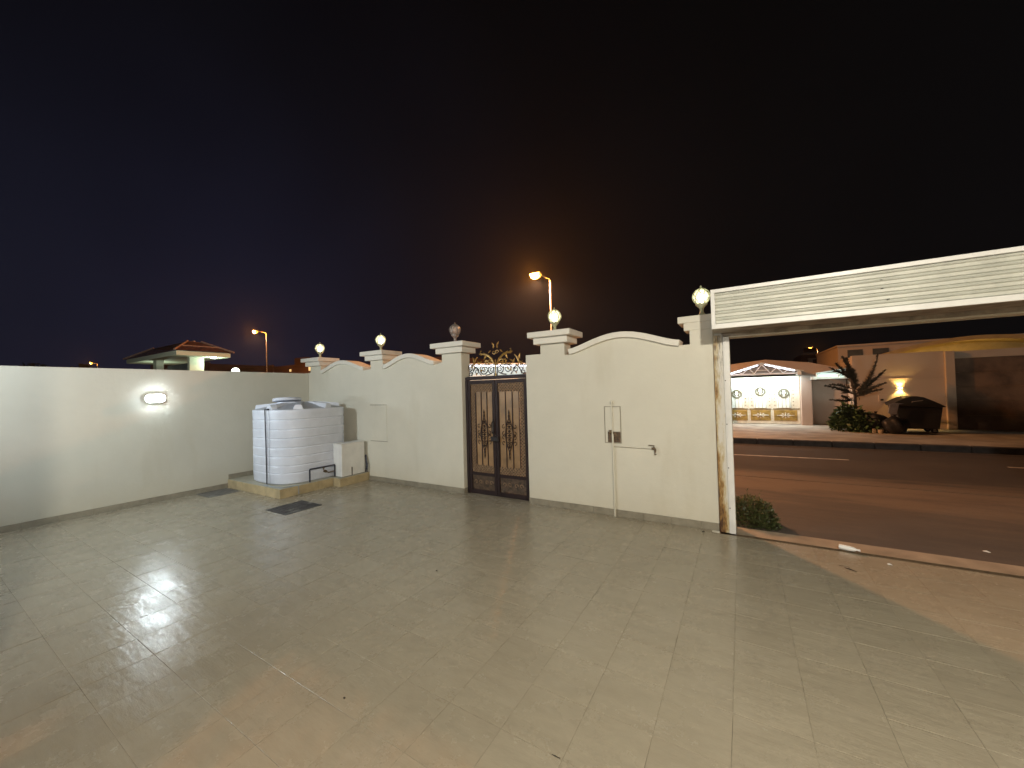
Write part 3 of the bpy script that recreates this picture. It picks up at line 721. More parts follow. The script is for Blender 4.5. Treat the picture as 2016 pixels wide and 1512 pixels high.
# crest on top of the gate
cw = -4.09
def crest():
    blk, gld = MB(), MB()
    y = GY
    def spiral(m, cx0, cz0, r0, turns, a0, s_, rad=.012, n=22, r1=.012):
        m.tube([(cx0 + (r0 + (r1 - r0) * i / n) * math.cos(a0 + s_ * turns * 2 * math.pi * i / n), y, cz0 + (r0 + (r1 - r0) * i / n) * math.sin(a0 + s_ * turns * 2 * math.pi * i / n)) for i in range(n + 1)], [rad * (1 - .4 * i / n) for i in range(n + 1)], 5)
    def leafp(m, p, ang, ln, wd):
        d = Vector((math.cos(ang), 0, math.sin(ang))); nrm = Vector((-d.z, 0, d.x)); p = Vector((p[0], y, p[1])); q = Vector((0, .016, 0))
        pts = [p, p + d * ln * .35 + nrm * wd, p + d * ln, p + d * ln * .4 - nrm * wd]
        mid = p + d * ln * .45
        for k in range(4):
            m.tri(pts[k], pts[(k + 1) % 4], mid - q); m.tri(pts[(k + 1) % 4], pts[k], mid + q)
    for s_ in (-1, 1):
        X = lambda d: cw + s_ * d
        # black scroll band, z 2.34..2.62
        spiral(blk, X(.10), 2.47, .085, 1.6, -math.pi / 2, s_)
        spiral(blk, X(.27), 2.47, .10, 1.7, math.pi, -s_)
        spiral(blk, X(.46), 2.45, .075, 1.5, 0 if s_ > 0 else math.pi, s_)
        spiral(blk, X(.62), 2.53, .070, 1.5, -math.pi / 2, -s_)
        spiral(blk, X(.62), 2.40, .050, 1.3, math.pi / 2, s_)
        blk.tube([(X(.015), y, 2.34), (X(.05), y, 2.42), (X(.16), y, 2.37), (X(.24), y, 2.36)], .011, 5)
        blk.tube([(X(.34), y, 2.36), (X(.40), y, 2.42), (X(.47), y, 2.54), (X(.53), y, 2.50), (X(.58), y, 2.36)], .009, 5)
        blk.tube([(X(.035), y, 2.34), (X(.045), y, 2.62)], .008, 5)
        # gold scrolls and leaves
        spiral(gld, X(.30), 2.50, .075, 1.2, math.pi / 2, -s_, .011)
        spiral(gld, X(.13), 2.62, .06, 1.2, -math.pi / 2, s_, .011)
        gld.tube([(X(.03), y, 2.56), (X(.09), y, 2.68), (X(.20), y, 2.76), (X(.31), y, 2.78), (X(.36), y, 2.81), (X(.355), y, 2.85), (X(.33), y, 2.84)], [.016, .020, .022, .016, .011, .009, .008], 5)
        gld.tube([(X(.14), y, 2.60), (X(.20), y, 2.65), (X(.26), y, 2.63), (X(.23), y, 2.57), (X(.15), y, 2.56)], .013, 5)
        gld.tube([(X(.50), y, 2.50), (X(.52), y, 2.60), (X(.48), y, 2.68), (X(.43), y, 2.73)], [.020, .020, .016, .008], 5)
        spiral(gld, X(.035), 2.80, .045, 1.0, 0, s_, .010, 14)
        for p, a, ln, wd in (((.05, 2.87), 100, .10, .022), ((.04, 2.93), 60, .09, .018), ((.10, 2.85), -40, .10, .018), ((.16, 2.72), 35, .16, .028), ((.22, 2.76), -60, .12, .026), ((.30, 2.76), 20, .11, .022),
                             ((.40, 2.60), 150, .10, .02), ((.50, 2.60), 70, .16, .026), ((.52, 2.56), 20, .10, .022), ((.38, 2.56), 60, .12, .024), ((.24, 2.58), 100, .10, .02), ((.34, 2.48), -80, .08, .02), ((.55, 2.50), 60, .12, .022), ((.10, 2.66), 60, .12, .024), ((.45, 2.42), -70, .07, .018)):
            ang = R_(a) if s_ > 0 else math.pi - R_(a)
            leafp(gld, (X(p[0]), p[1]), ang, ln, wd)
    gld.tube([(cw, y, 2.34), (cw, y, 2.44), (cw, y, 2.56), (cw, y, 2.66)], [.020, .012, .020, .008], 6)
    blk.box(GX0 + .02, GX1 - .02, y - .008, y + .008, GT - .001, GT + .012)
    blk.build('scroll_band', M_black, gate); gld.build('gold_crest', M_gold, gate)
crest()

# ------------------------------------------------------------------ roller shutter
sh = thing('roller_shutter', (1.6, 6.0, 2.7), 'rolled up garage shutter in a white ribbed box over the opening', 'shutter')
SX0, SX1, SY, SZ0, SZ1 = -0.305, 3.75, 5.50, 2.757, 3.262
MB().box(SX0, SX1, SY, SY + .04, SZ1 - .045, SZ1, bev=.003).box(SX0, SX1, SY - .0015, SY + .04, SZ0, SZ0 + .06, bev=.003).box(SX0, SX0 + .045, SY + .001, SY + .04, SZ0 + .06, SZ1 - .045).box(SX1 - .045, SX1, SY + .001, SY + .04, SZ0 + .06, SZ1 - .045).build('housing_frame', M_shutf, sh)
MB().box(SX0 + .001, SX1 - .001, SY + .041, YW - .004, SZ1 - .012, SZ1 - .002).build('housing_top', M_shut, sh)
MB().box(SX0 + .001, SX0 + .012, SY + .041, YW - .004, SZ0 + .012, SZ1 - .013).build('housing_end', M_shutf, sh)
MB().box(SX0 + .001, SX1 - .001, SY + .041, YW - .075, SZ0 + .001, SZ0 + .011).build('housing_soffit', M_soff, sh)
nz_ = 5; zz0, zz1 = SZ0 + .062, SZ1 - .047; hgt = (zz1 - zz0) / nz_
for k in range(nz_):
    a = zz0 + k * hgt; b_ = a + hgt
    prof = [(SY + .040, a), (SY + .040, b_), (SY + .036, b_ - .001), (SY + .036, b_ - .008), (SY + .014, b_ - .016), (SY + .008, b_ - .028), (SY + .024, b_ - .038), (SY + .022, a + .010), (SY + .036, a + .001)]
    MB().prism(prof, SX0 + .046, SX1 - .046, axis='x').build('housing_slat', M_shut, sh)
for (x, z) in ((1.31, 3.11), (1.36, 2.90), (1.315, 3.02)): MB().lathe([(.012, 0), (.012, .004), (.001, .006)], (x, SY + .012, z), 8).build('bolt', M_dark, sh)
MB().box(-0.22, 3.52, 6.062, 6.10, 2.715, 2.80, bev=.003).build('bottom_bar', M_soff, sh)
# guide rails: rusted flange plus white channel
gr = MB().box(-0.322, -0.205, 6.045, 6.077, 0.0, 2.735, bev=.002).build('guide_rail', M_rust, sh)
MB().box(-0.204, -0.190, 6.030, 6.078, .004, 2.71).box(-0.1895, -0.130, 6.022, 6.034, .004, 2.70).box(-0.1895, -0.130, 6.065, 6.078, .004, 2.70).build('guide_channel', M_shutf, gr)
for z in (.35, .9, 1.5, 2.1): MB().box(-.196, -.184, 6.018, 6.024, z - .006, z + .006).build('rivet', M_dark, gr)
gr2 = MB().box(3.43, 3.56, 6.045, 6.077, 0.0, 2.735, bev=.002).build('guide_rail', M_shutf, sh)
# lintel and right pier of the opening
lt = thing('garage_opening_wall', (2.0, 6.2, 0), 'lintel and right pier framing the garage opening under the shutter box', 'wall')
MB().box(-0.322, 3.55, 6.102, YB, 2.70, 3.15, bev=.004).build('lintel', M_wall, lt)
MB().box(3.551, 4.9, YW + .001, YB, -.3, 3.15, bev=.004).build('pier', M_wall, lt)
MB().box(-0.195, -0.128, 6.082, YB - .03, 0.006, 2.698).build('jamb_lining', M_wall, lt)

# ------------------------------------------------------------------ tank platform
pl = thing('tank_platform', (-9, 5.1, 0), 'low tiled concrete platform in the corner under the water tank', 'platform')
MB().box(XL + .002, -7.965, 4.145, YW - .002, -.05, .176).box(-7.964, -7.715, 5.305, YW - .002, -.05, .176).build('plinth', M_joint, pl)
def tile_run(name, m, axis, f, a0, a1, z0, z1, t=.012, step=.4):
    a = a0
    while a < a1 - .01:
        e_ = min(a1, a + step)
        if axis == 'x': MB().box(a + .002, e_ - .002, f - t, f, z0, z1, bev=.0015).build(name, m, pl)
        else: MB().box(f, f + t, a + .002, e_ - .002, z0, z1, bev=.0015).build(name, m, pl)
        a = e_
tile_run('side_tile', M_plat, 'x', 4.144, XL + .005, -7.953, .002, .188)
tile_run('side_tile', M_plat, 'y', -7.964, 4.134, 5.29, .002, .188)
tile_run('side_tile', M_plat, 'x', 5.304, -7.95, -7.702, .002, .188)
tile_run('side_tile', M_plat, 'y', -7.714, 5.294, YW - .01, .002, .188)
for i in range(6):
    for j in range(5):
        xa = XL + .005 + i * .4; xb = min(-7.954, xa + .4); ya = 4.134 + j * .4; yb = min(YW - .01, ya + .4)
        if xb - xa > .03 and yb - ya > .03: MB().box(xa + .002, xb - .002, ya + .002, yb - .002, .177, .191, bev=.0015).build('top_tile', M_plat_top, pl)
MB().box(-7.952, -7.703, 5.294, YW - .01, .177, .191, bev=.0015).build('top_tile', M_plat_top, pl)

# ------------------------------------------------------------------ water tank
TX, TY = -8.90, 5.10
tk = thing('water_tank', (TX, TY, .192), 'big white ribbed plastic water tank on the corner platform', 'water tank')
def rrect(cx0, cy0, hx, hy, r, n=8):
    pts = []; e_ = 2 / 3.3
    for k in range(64):
        a = 2 * math.pi * k / 64; c_, s_ = math.cos(a), math.sin(a)
        pts.append((cx0 + math.copysign(abs(c_) ** e_, c_) * hx, cy0 + math.copysign(abs(s_) ** e_, s_) * hy))
    return pts
    for (sx, sy, a0) in ((1, 1, 0), (-1, 1, 90), (-1, -1, 180), (1, -1, 270)):
        for k in range(n + 1):
            a = R_(a0 + 90 * k / n); pts.append((cx0 + sx * (hx - r) + r * math.cos(a), cy0 + sy * (hy - r) + r * math.sin(a)))
    return pts
def loft(rings_spec, mname, m, par, capb=True, capt=True):
    b = MB(); rings = []
    for (inset, z) in rings_spec:
        hx, hy = .83 - inset, .83 - inset; r = max(.02, .50 - inset * .7)
        r = min(r, hx - .001, hy - .001)
        rings.append([b.bm.verts.new((x, y, z)) for x, y in rrect(TX, TY, hx, hy, r)])
    n = len(rings[0])
    for k in range(len(rings) - 1):
        for t in range(n): b.bm.faces.new((rings[k][t], rings[k][(t + 1) % n], rings[k + 1][(t + 1) % n], rings[k + 1][t]))
    if capb: b.bm.faces.new(rings[0][::-1])
    if capt: b.bm.faces.new(rings[-1])
    return autosmooth(b.build(mname, m, par), 40)
zs = [.192, .43, .585, .774, .963, 1.161, 1.35, 1.556, 1.76]
spec = [(.035, .192), (.012, .215)]
for z in zs[1:-1]: spec += [(.004, z - .10), (.000, z - .03), (.002, z - .014), (.011, z - .005), (.011, z + .005), (.002, z + .014)]
spec += [(0, 1.70), (0, 1.752), (.012, 1.768)]
loft(spec, 'tank_body', M_tank, tk)
loft([(.013, 1.769), (.20, 1.815), (.42, 1.885), (.50, 1.90)], 'tank_top', M_tanktop, tk, capb=False)
# radial stiffening ribs of the top, square ended at the rim
for ang, ln in ((-1.25, .80), (-2.45, .80), (-.55, .76), (.25, .74), (1.2, .78), (2.1, .80), (3.0, .76)):
    d = Vector((math.cos(ang), math.sin(ang))); pn_ = Vector((-d.y, d.x))
    # find rim distance
    L_ = 1.0
    while True:
        q = (abs(d.x * L_), abs(d.y * L_))
        if (q[0] / .812) ** 3.3 + (q[1] / .812) ** 3.3 < 1: break
        L_ -= .01
    b = MB(); A = Vector((TX, TY)) + d * .30; B = Vector((TX, TY)) + d * L_
    def rp(P, w_, z): return [(P.x + pn_.x * w_, P.y + pn_.y * w_, z), (P.x - pn_.x * w_, P.y - pn_.y * w_, z)]
    a1, a2 = rp(A, .07, 1.84); a3, a4 = rp(A, .045, 1.925); b1, b2 = rp(B, .105, 1.755); b3, b4 = rp(B, .060, 1.865)
    vs_ = [b.bm.verts.new(v) for v in (a1, a2, a4, a3, b1, b2, b4, b3)]
    for f in ((0, 1, 2, 3), (7, 6, 5, 4), (0, 4, 5, 1), (1, 5, 6, 2), (2, 6, 7, 3), (3, 7, 4, 0)): b.bm.faces.new([vs_[i] for i in f])
    bmesh.ops.bevel(b.bm, geom=b.bm.edges[:], offset=.008, segments=2, affect='EDGES')
    b.build('top_rib', M_tank, tk)
autosmooth(MB().lathe([(.27, 0), (.27, .055), (.25, .06), (.001, .06)], (-8.95, 4.92, 1.87), 24).build('manhole_collar', M_tank, tk))
ld = MB().lathe([(.285, 0), (.292, .01), (.292, .055), (.275, .068), (.12, .074), (.10, .088), (.001, .09)], (0, 0, 0), 28)
ldo = autosmooth(ld.build('manhole_lid', M_tank, tk, loc=(0, 0, 0)))
ldo.location = Vector((-8.98, 4.86, 1.940)) - Vector(tk['_w']); ldo.rotation_euler = (R_(-2.5), R_(-5), 0)
# inlet boss and pipes
autosmooth(MB().tube([(-8.60, 4.40, 1.80), (-8.60, 4.285, 1.79)], [.085, .085], 16).build('inlet_boss', M_tank, tk))
ip = MB().tube([(-8.60, 4.27, 1.785), (-8.60, 4.24, 1.785)], .018, 8).tube([(-8.585, 4.24, 1.785), (-8.70, 4.242, 1.783), (-8.715, 4.246, 1.77), (-8.70, 4.25, 1.2), (-8.69, 4.253, .20)], .012, 8)
autosmooth(ip.build('inlet_pipe', M_pipe, tk))
autosmooth(MB().tube([(-8.60, 4.262, 1.76), (-8.585, 4.268, 1.60), (-8.595, 4.268, 1.2), (-8.60, 4.268, .8), (-8.595, 4.270, .2)], .004, 6).build('overflow_hose', M_pipe_g, tk))
autosmooth(MB().tube([(-8.00, 4.78, .197), (-8.00, 4.78, .46), (-8.00, 4.785, .468), (-8.00, 5.36, .465), (-8.00, 5.365, .455), (-8.00, 5.365, .20)], .017, 8).build('outlet_pipe', M_pipe, tk))
v_ = MB().tube([(-8.085, 5.16, .36), (-8.02, 5.17, .35)], .030, 8).tube([(-8.03, 5.16, .36), (-8.01, 5.22, .32), (-8.00, 5.36, .33)], .013, 6).tube([(-8.06, 5.13, .39), (-8.05, 5.13, .43)], .012, 6).box(-8.09, -8.03, 5.12, 5.14, .425, .44)
v_.build('outlet_valve', M_brass, tk)
MB().tube([(-8.69, 4.20, .200), (-8.35, 4.19, .200), (-8.03, 4.22, .198), (-7.985, 4.5, .198), (-7.938, 4.50, .19), (-7.936, 4.50, .02)], .009, 6).build('drain_hose', M_pipe_g, tk)

# ------------------------------------------------------------------ pump cabinet
pc = thing('pump_cabinet', (-7.9, 5.7, .192), 'white steel pump cabinet standing right of the water tank', 'cabinet')
MB().box(-8.072, -7.762, 5.385, 5.985, .20, .925, bev=.004).build('cabinet_body', M_metalbox, pc)
MB().box(-8.076, -7.752, 5.375, 5.995, .926, .942, bev=.003).build('cabinet_lid', M_metalbox, pc)
MB().box(-8.06, -7.775, 5.395, 5.975, .192, .199).build('base_frame', M_dark, pc)
MB().box(-7.761, -7.757, 5.628, 5.652, .205, .385).build('cable_slot', M_dark, pc)
MB().tube([(-7.77, 6.03, .60), (-7.74, 6.02, .45), (-7.72, 6.0, .30), (-7.74, 5.99, .21)], .02, 6).tube([(-7.735, 6.03, .2), (-7.69, 6.01, .32), (-7.71, 6.03, .42)], .01, 5).build('cable', M_pipe, pc)

# ------------------------------------------------------------------ drain covers
def cover(x0, x1, y0, y1, m, name, label, rows):
    t = thing(name, ((x0 + x1) / 2, (y0 + y1) / 2, 0), label, 'drain cover', 'drain covers in the courtyard floor')
    MB().box(x0 + .003, x1 - .003, y0 + .003, y0 + .03, -.02, .005).box(x0 + .003, x1 - .003, y1 - .03, y1 - .003, -.02, .005).box(x0 + .003, x0 + .03, y0 + .031, y1 - .031, -.02, .004).box(x1 - .03, x1 - .003, y0 + .031, y1 - .031, -.02, .004).build('cover_frame', m, t)
    b = MB().box(x0 + .034, x1 - .034, y0 + .034, y1 - .034, -.02, -.0006)
    for i in range(rows):
        for j in range(rows):
            cx0 = x0 + .06 + (x1 - x0 - .12) * (i + .5) / rows; cy0 = y0 + .06 + (y1 - y0 - .12) * (j + .5) / rows
            a = R_(45 if (i + j) % 2 else -45)
            b.box(cx0 - .018, cx0 + .018, cy0 - .005, cy0 + .005, -.0005, .0035, rot=Matrix.Rotation(a, 3, 'Z'))
    b.build('cover_plate', m, t); return t
cover(-7.468, -6.802, 3.622, 4.298, M_grate, 'drain_cover', 'dark grimy square drain cover in the floor in front of the tank platform', 9)
cover(XL + .03, -9.482, 3.522, 4.098, M_grate2, 'drain_cover', 'faded grey drain cover in the floor against the left wall', 8)

# ------------------------------------------------------------------ litter
def bottle(p, rz, label):
    t = thing('plastic_bottle', p, label, 'bottle')
    m = MB().lathe([(.001, 0), (.028, .003), (.031, .02), (.030, .10), (.026, .14), (.012, .165), (.012, .180)], (0, 0, 0), 12)
    o = autosmooth(m.build('bottle_body', M_white, t, loc=(0, 0, 0))); c = MB().lathe([(.014, .178), (.014, .196), (.001, .197)], (0, 0, 0), 10).build('cap', M_white, t, loc=(0, 0, 0))
    for q in (o, c): q.location = (0, 0, .031); q.rotation_euler = (0, R_(90), rz)
bottle((.95, 6.045, .004), R_(-14), 'white plastic bottle lying in the shutter groove')
def scrap(p, s, name, label, m, cat, n=9, grp=None):
    b = MB(); pts = []
    for k in range(n):
        a = 2 * math.pi * k / n; r = s * random.uniform(.6, 1.0); pts.append((p[0] + r * math.cos(a), p[1] + .7 * r * math.sin(a)))
    c = b.bm.verts.new((p[0], p[1], p[2] + s * .45)); ring = [b.bm.verts.new((x, y, p[2] + random.uniform(0.001, s * .2))) for x, y in pts]
    lo = b.bm.verts.new((p[0], p[1], p[2] + .0005))
    for k in range(n): b.bm.faces.new((c, ring[k], ring[(k + 1) % n])); b.bm.faces.new((lo, ring[(k + 1) % n], ring[k]))
    tag(b.build(name, m), label, cat, grp)
scrap((1.35, 6.38, -.045), .045, 'paper_scrap', 'small crumpled white scrap just outside the sill, nearer the wall', M_white, 'litter', grp='white scraps outside the sill')
scrap((2.45, 6.85, -.045), .04, 'paper_scrap', 'small white scrap farther right on the sandy ground outside', M_white, 'litter', grp='white scraps outside the sill')
scrap((1.34, 5.78, .001), .03, 'paper_scrap', 'tiny pale scrap on the tiles inside the groove', M_white, 'litter')
tag(MB().tube([(.90, 5.46, .006), (.94, 5.43, .010), (.99, 5.40, .006)], [.003, .006, .002], 5).tube([(.86, 5.50, .006), (.91, 5.49, .010), (.95, 5.49, .006)], .002, 4).build('twig', M_dark), 'thin dark twig on the tiles near the shutter groove', 'twig')
def pebble(x, y, s, lab):
    b = bmesh.new(); bmesh.ops.create_icosphere(b, subdivisions=1, radius=s)
    for v in b.verts: v.co = Vector((x + v.co.x * random.uniform(.8, 1.6), y + v.co.y * random.uniform(.6, 1), .001 + s * .45 + v.co.z * .45))
    m = MB(); m.bm.free(); m.bm = b; tag(m.build('debris_crumb', M_dark), lab, 'debris')
pebble(-2.36, 1.62, .009, 'small black crumb on the floor tiles in the left foreground')
pebble(-3.06, 3.30, .012, 'small black crumb on the floor tiles out in the middle of the courtyard')
pebble(-.52, 5.93, .020, 'dark lump of dirt at the wall foot beside the guide rail')

# ------------------------------------------------------------------ plants
def blades(b, c, R, Hh, n, ln, wd, up=.6):
    for _ in range(n):
        a = random.uniform(0, 2 * math.pi); r = R * math.sqrt(random.random()); 
        hmax = Hh * math.sqrt(max(0, 1 - (r / R) ** 2)); z = random.uniform(0, 1) ** .7 * hmax
        p = Vector((c[0] + r * math.cos(a), c[1] + r * math.sin(a), c[2] + z))
        d = Vector((random.gauss(0, 1) + math.cos(a) * .6, random.gauss(0, 1) + math.sin(a) * .6, random.gauss(up, .6))).normalized()
        s_ = d.cross(Vector((random.gauss(0, 1), random.gauss(0, 1), random.gauss(0, 1)))).normalized() * wd
        L2 = ln * random.uniform(.5, 1.2)
        b.quad(p - s_ * .3, p + d * L2 * .5 - s_, p + d * L2, p + d * L2 * .5 + s_)
sb = thing('weed_bush', (.06, 6.72, -.045), 'low green weed bush growing outside the garage guide rail', 'bush')
b = MB(); blades(b, (.04, 6.78, -.045), .34, .40, 2600, .075, .007); blades(b, (.24, 6.66, -.045), .16, .16, 400, .06, .006)
for _ in range(34):
    a = random.uniform(0, 6.28); q = random.uniform(.22, .42); x1, y1, z1 = .06 + q * math.cos(a), 6.76 + q * math.sin(a), random.uniform(.06, .42)
    for k in range(14):
        t = .45 + .55 * k / 13; P = Vector((.05 + (x1 - .05) * t, 6.76 + (y1 - 6.76) * t, -.045 + (z1 + .045) * t ** .7))
        d = Vector((random.gauss(math.cos(a), .7), random.gauss(math.sin(a), .7), random.gauss(.3, .5))).normalized(); s_ = d.cross(Vector((0, 0, 1))).normalized() * .005
        b.quad(P, P + d * .025 - s_, P + d * .055, P + d * .025 + s_)
b.build('foliage', M_leaf2, sb)
b = MB()
for _ in range(26):
    a = random.uniform(0, 6.28); q = random.uniform(.1, .28)
    b.tube([(.05, 6.76, -.045), (.05 + q * .5 * math.cos(a), 6.76 + q * .5 * math.sin(a), .12), (.05 + q * math.cos(a), 6.76 + q * math.sin(a), .16 + random.random() * .15)], .003, 4)
b.build('stems', M_bark, sb)

gb = thing('green_shrub', (3.5, 19.3, .145), 'bushy green shrub at the foot of the spiky tree across the street', 'shrub')
b = MB(); blades(b, (3.50, 19.35, .18), .52, 1.0, 1500, .20, .045, .1); blades(b, (3.95, 19.2, .16), .48, .72, 900, .19, .045, .1)
b.build('foliage', M_leaf, gb)
b = MB()
for _ in range(12):
    a = random.uniform(0, 6.28); q = random.uniform(.15, .4); b.tube([(3.6, 19.35, .145), (3.6 + q * math.cos(a), 19.35 + q * math.sin(a), .8)], [.02, .008], 5)
b.build('stems', M_bark, gb)

tr = thing('spiky_tree', (3.72, 19.6, .145), 'sparse spiky dark tree with sweeping branches in front of the far walls', 'tree')
b = MB(); b.tube([(3.74, 19.6, .1), (3.77, 19.6, .9), (3.76, 19.58, 1.5), (3.66, 19.58, 2.1), (3.55, 19.58, 2.9)], [.07, .055, .05, .035, .012], 7)
fo = MB()
def branch(p0, p1, p2, p3, r, dens=60, sp=.16):
    pts = []
    for i in range(9):
        t = i / 8; q = [Vector(x) for x in (p0, p1, p2, p3)]
        pts.append(q[0] * (1 - t) ** 3 + q[1] * 3 * t * (1 - t) ** 2 + q[2] * 3 * t * t * (1 - t) + q[3] * t ** 3)
    b.tube(pts, [r * (1 - .85 * i / 8) for i in range(9)], 5)
    for i in range(dens):
        t = random.uniform(.12, 1) * 8; k = min(7, int(t)); P = pts[k].lerp(pts[k + 1], t - k); d = (pts[k + 1] - pts[k]).normalized()
        sd = Vector((random.gauss(0, .5), random.gauss(0, .5), random.gauss(.15, .4)))
        dd = (d * .8 + sd).normalized(); s_ = dd.cross(Vector((0, 1, 0))).normalized() * .015
        L2 = sp * random.uniform(.5, 1.2) * (1.15 - t / 10)
        fo.quad(P - s_, P + dd * L2 * .5 - s_ * .8, P + dd * L2, P + dd * L2 * .5 + s_ * .8)
BR = [((3.76, 19.58, 1.55), (3.5, 19.5, 1.62), (3.3, 19.5, 1.78), (2.87, 19.5, 1.90), .03, 120, .22),
      ((3.72, 19.58, 1.75), (3.5, 19.6, 1.80), (3.3, 19.7, 1.95), (3.05, 19.7, 1.93), .02, 70, .18),
      ((3.77, 19.58, 1.35), (3.5, 19.5, 1.22), (3.3, 19.5, 1.30), (2.97, 19.5, 1.33), .02, 60, .20),
      ((3.75, 19.58, 1.30), (3.6, 19.6, 1.35), (3.4, 19.4, 1.42), (3.35, 19.4, 1.48), .02, 50, .2),
      ((3.76, 19.58, 1.50), (4.0, 19.5, 1.75), (4.3, 19.5, 2.2), (4.45, 19.5, 3.04), .03, 170, .22),
      ((3.76, 19.58, 1.50), (4.0, 19.6, 1.70), (4.3, 19.6, 2.0), (4.66, 19.6, 2.44), .025, 150, .22),
      ((3.76, 19.58, 1.45), (4.0, 19.5, 1.62), (4.3, 19.5, 1.8), (4.62, 19.5, 1.95), .02, 110, .20),
      ((3.76, 19.58, 1.42), (4.0, 19.5, 1.55), (4.2, 19.4, 1.65), (4.52, 19.4, 1.72), .02, 90, .2),
      ((3.70, 19.58, 1.9), (3.75, 19.5, 2.2), (3.62, 19.5, 2.6), (3.42, 19.5, 3.0), .025, 220, .26),
      ((3.70, 19.58, 2.0), (3.6, 19.6, 2.3), (3.40, 19.6, 2.5), (3.25, 19.6, 2.75), .02, 120, .24),
      ((3.68, 19.58, 2.0), (3.65, 19.6, 2.3), (3.62, 19.6, 2.5), (3.55, 19.6, 2.95), .02, 150, .26),
      ((3.66, 19.58, 2.2), (3.5, 19.5, 2.35), (3.25, 19.5, 2.40), (3.02, 19.5, 2.62), .02, 80, .22),
      ((3.74, 19.58, 1.6), (3.82, 19.5, 1.9), (3.75, 19.5, 2.2), (3.72, 19.5, 2.5), .02, 140, .24)]
for x in BR: branch(x[0], x[1], x[2], x[3], x[4], int(x[5] * 2.0), x[6])
b.build('trunk', M_bark, tr); fo.build('foliage', M_needle, tr)

# ------------------------------------------------------------------ across the street: neighbour wall with gated, tube lit gable canopy
FY = 21.7
nw = thing('neighbour_wall', (1, FY, .145), 'pinkish gabled wall around the brightly lit gate across the street', 'wall')
MB().prism([(-4.5, .1), (-.70, .1), (-.70, 2.46), (2.262, 2.46), (2.262, .1), (3.90, .1), (3.90, 2.60), (2.70, 2.95), (1.0, 3.19), (-.45, 3.04), (-4.5, 2.70)], FY, FY + .25, bev=.004).build('wall_body', M_far, nw)
MB().box(2.265, 2.655, FY - .42, FY - .001, .1, 2.33, bev=.01).build('gate_pier', M_far, nw)
MB().box(-1.1, -.71, FY - .42, FY - .001, .1, 2.33, bev=.01).build('gate_pier', M_far, nw)
fg = thing('ivory_gate', (.8, FY, .145), 'ivory three panel gate with gold wreaths and gold lower panels across the street', 'gate')
GZ = .16
for k, (xa, xb) in enumerate(((-.68, .262), (.268, 1.19), (1.196, 2.255))):
    lf = MB().box(xa, xb, FY - .06, FY - .02, GZ, 2.37, bev=.006).build('gate_panel', M_fgate, fg)
    xm = [-.22, .745, 1.655][k]; hw = .262; zt = 2.26 if k != 1 else 2.30
    pts = [(xm - hw, .90), (xm + hw, .90), (xm + hw, 2.22), (xm - hw, 2.22)]
    MB().box(xm - hw, xm + hw, FY - .072, FY - .061, .905, 2.23, bev=.003).build('frosted_panel', M_fglass, lf)
    bb = MB()
    for q in (-1.5, -.5, .5, 1.5): bb.box(xm + q * hw * .55 - .006, xm + q * hw * .55 + .006, FY - .080, FY - .073, .91, 2.22)
    bb.build('glazing_bar', M_fdk, lf)
    MB().box(xa + .06, xb - .12 if k == 2 else xb - .06, FY - .074, FY - .061, .315, .80, bev=.004).build('gold_panel', M_fgold, lf)
    MB().box(xa + .03, xb - .03, FY - .078, FY - .061, .845, .875).build('rail', M_fdk, lf)
    # wreath
    zc = 1.58 if k != 1 else 1.68; wr = MB()
    for i in range(26):
        a = 2 * math.pi * i / 26
        for rr, ll in ((.205, .075), (.165, .06)):
            c = Vector((xm + rr * math.cos(a), FY - .086, zc + rr * math.sin(a))); d = Vector((math.cos(a + .6), 0, math.sin(a + .6))); s_ = Vector((-d.z, 0, d.x)) * .020
            wr.quad(c - d * ll * .5, c - s_ + Vector((0, -.012, 0)), c + d * ll * .5, c + s_ + Vector((0, -.012, 0)))
    for s_ in (-1, 1):
        for i in range(10):
            a = R_(40 + 14 * i); c = Vector((xm + s_ * (.02 + .085 * math.sin(a)), FY - .09, zc + .02 + .10 * math.cos(a))); d = Vector((s_ * math.cos(a), 0, math.sin(a))); n_ = Vector((-d.z, 0, d.x)) * .016
            wr.quad(c - d * .035, c - n_, c + d * .035, c + n_)
    wr.build('gold_wreath', M_fdk if k != 1 else M_fdk, lf, kind='stuff')
    em = MB(); zc = .56; xm2 = (xa + (xb - .06 if k == 2 else xb)) / 2
    for i in range(8):
        a = 2 * math.pi * i / 8; c = Vector((xm2 + .15 * math.cos(a), FY - .082, zc + .10 * math.sin(a))); d = Vector((math.cos(a), 0, math.sin(a) * .8)); n_ = Vector((-d.z, 0, d.x)) * .035
        em.quad(c - d * .09, c - n_, c + d * (.11 if i % 4 == 0 else .06), c + n_)
    em.tube([(xm2 - .33, FY - .08, zc), (xm2 + .33, FY - .08, zc)], .012, 5)
    em.lathe([(.001, -.05), (.05, 0), (.001, .05)], (xm2, FY - .085, zc), 8)
    em.build('embossed_emblem', M_fgate, lf, kind='stuff')
    ri = MB()
    for xr in (xm - hw - .09, xm + hw + .09):
        if xa + .03 < xr < xb - .02:
            for j in range(8): ri.box(xr - .022, xr + .022, FY - .075, FY - .0605, 1.02 + j * .165, 1.045 + j * .165)
    ri.build('rivet_row', M_fdk, lf, kind='stuff')
cn = thing('gable_canopy', (.8, 21.2, 2.4), 'white steel gable canopy with glowing tubes over the ivory gate', 'canopy')
CY0 = 20.95
tb = MB(); Lp, Ap, Rp = Vector((-.62, CY0, 2.52)), Vector((.82, CY0, 2.97)), Vector((2.26, CY0, 2.55))
tb.tube([Lp, Ap], .028, 4).tube([Ap, Rp], .028, 4).tube([(-.62, CY0, 2.50), (2.26, CY0, 2.46)], .03, 4)
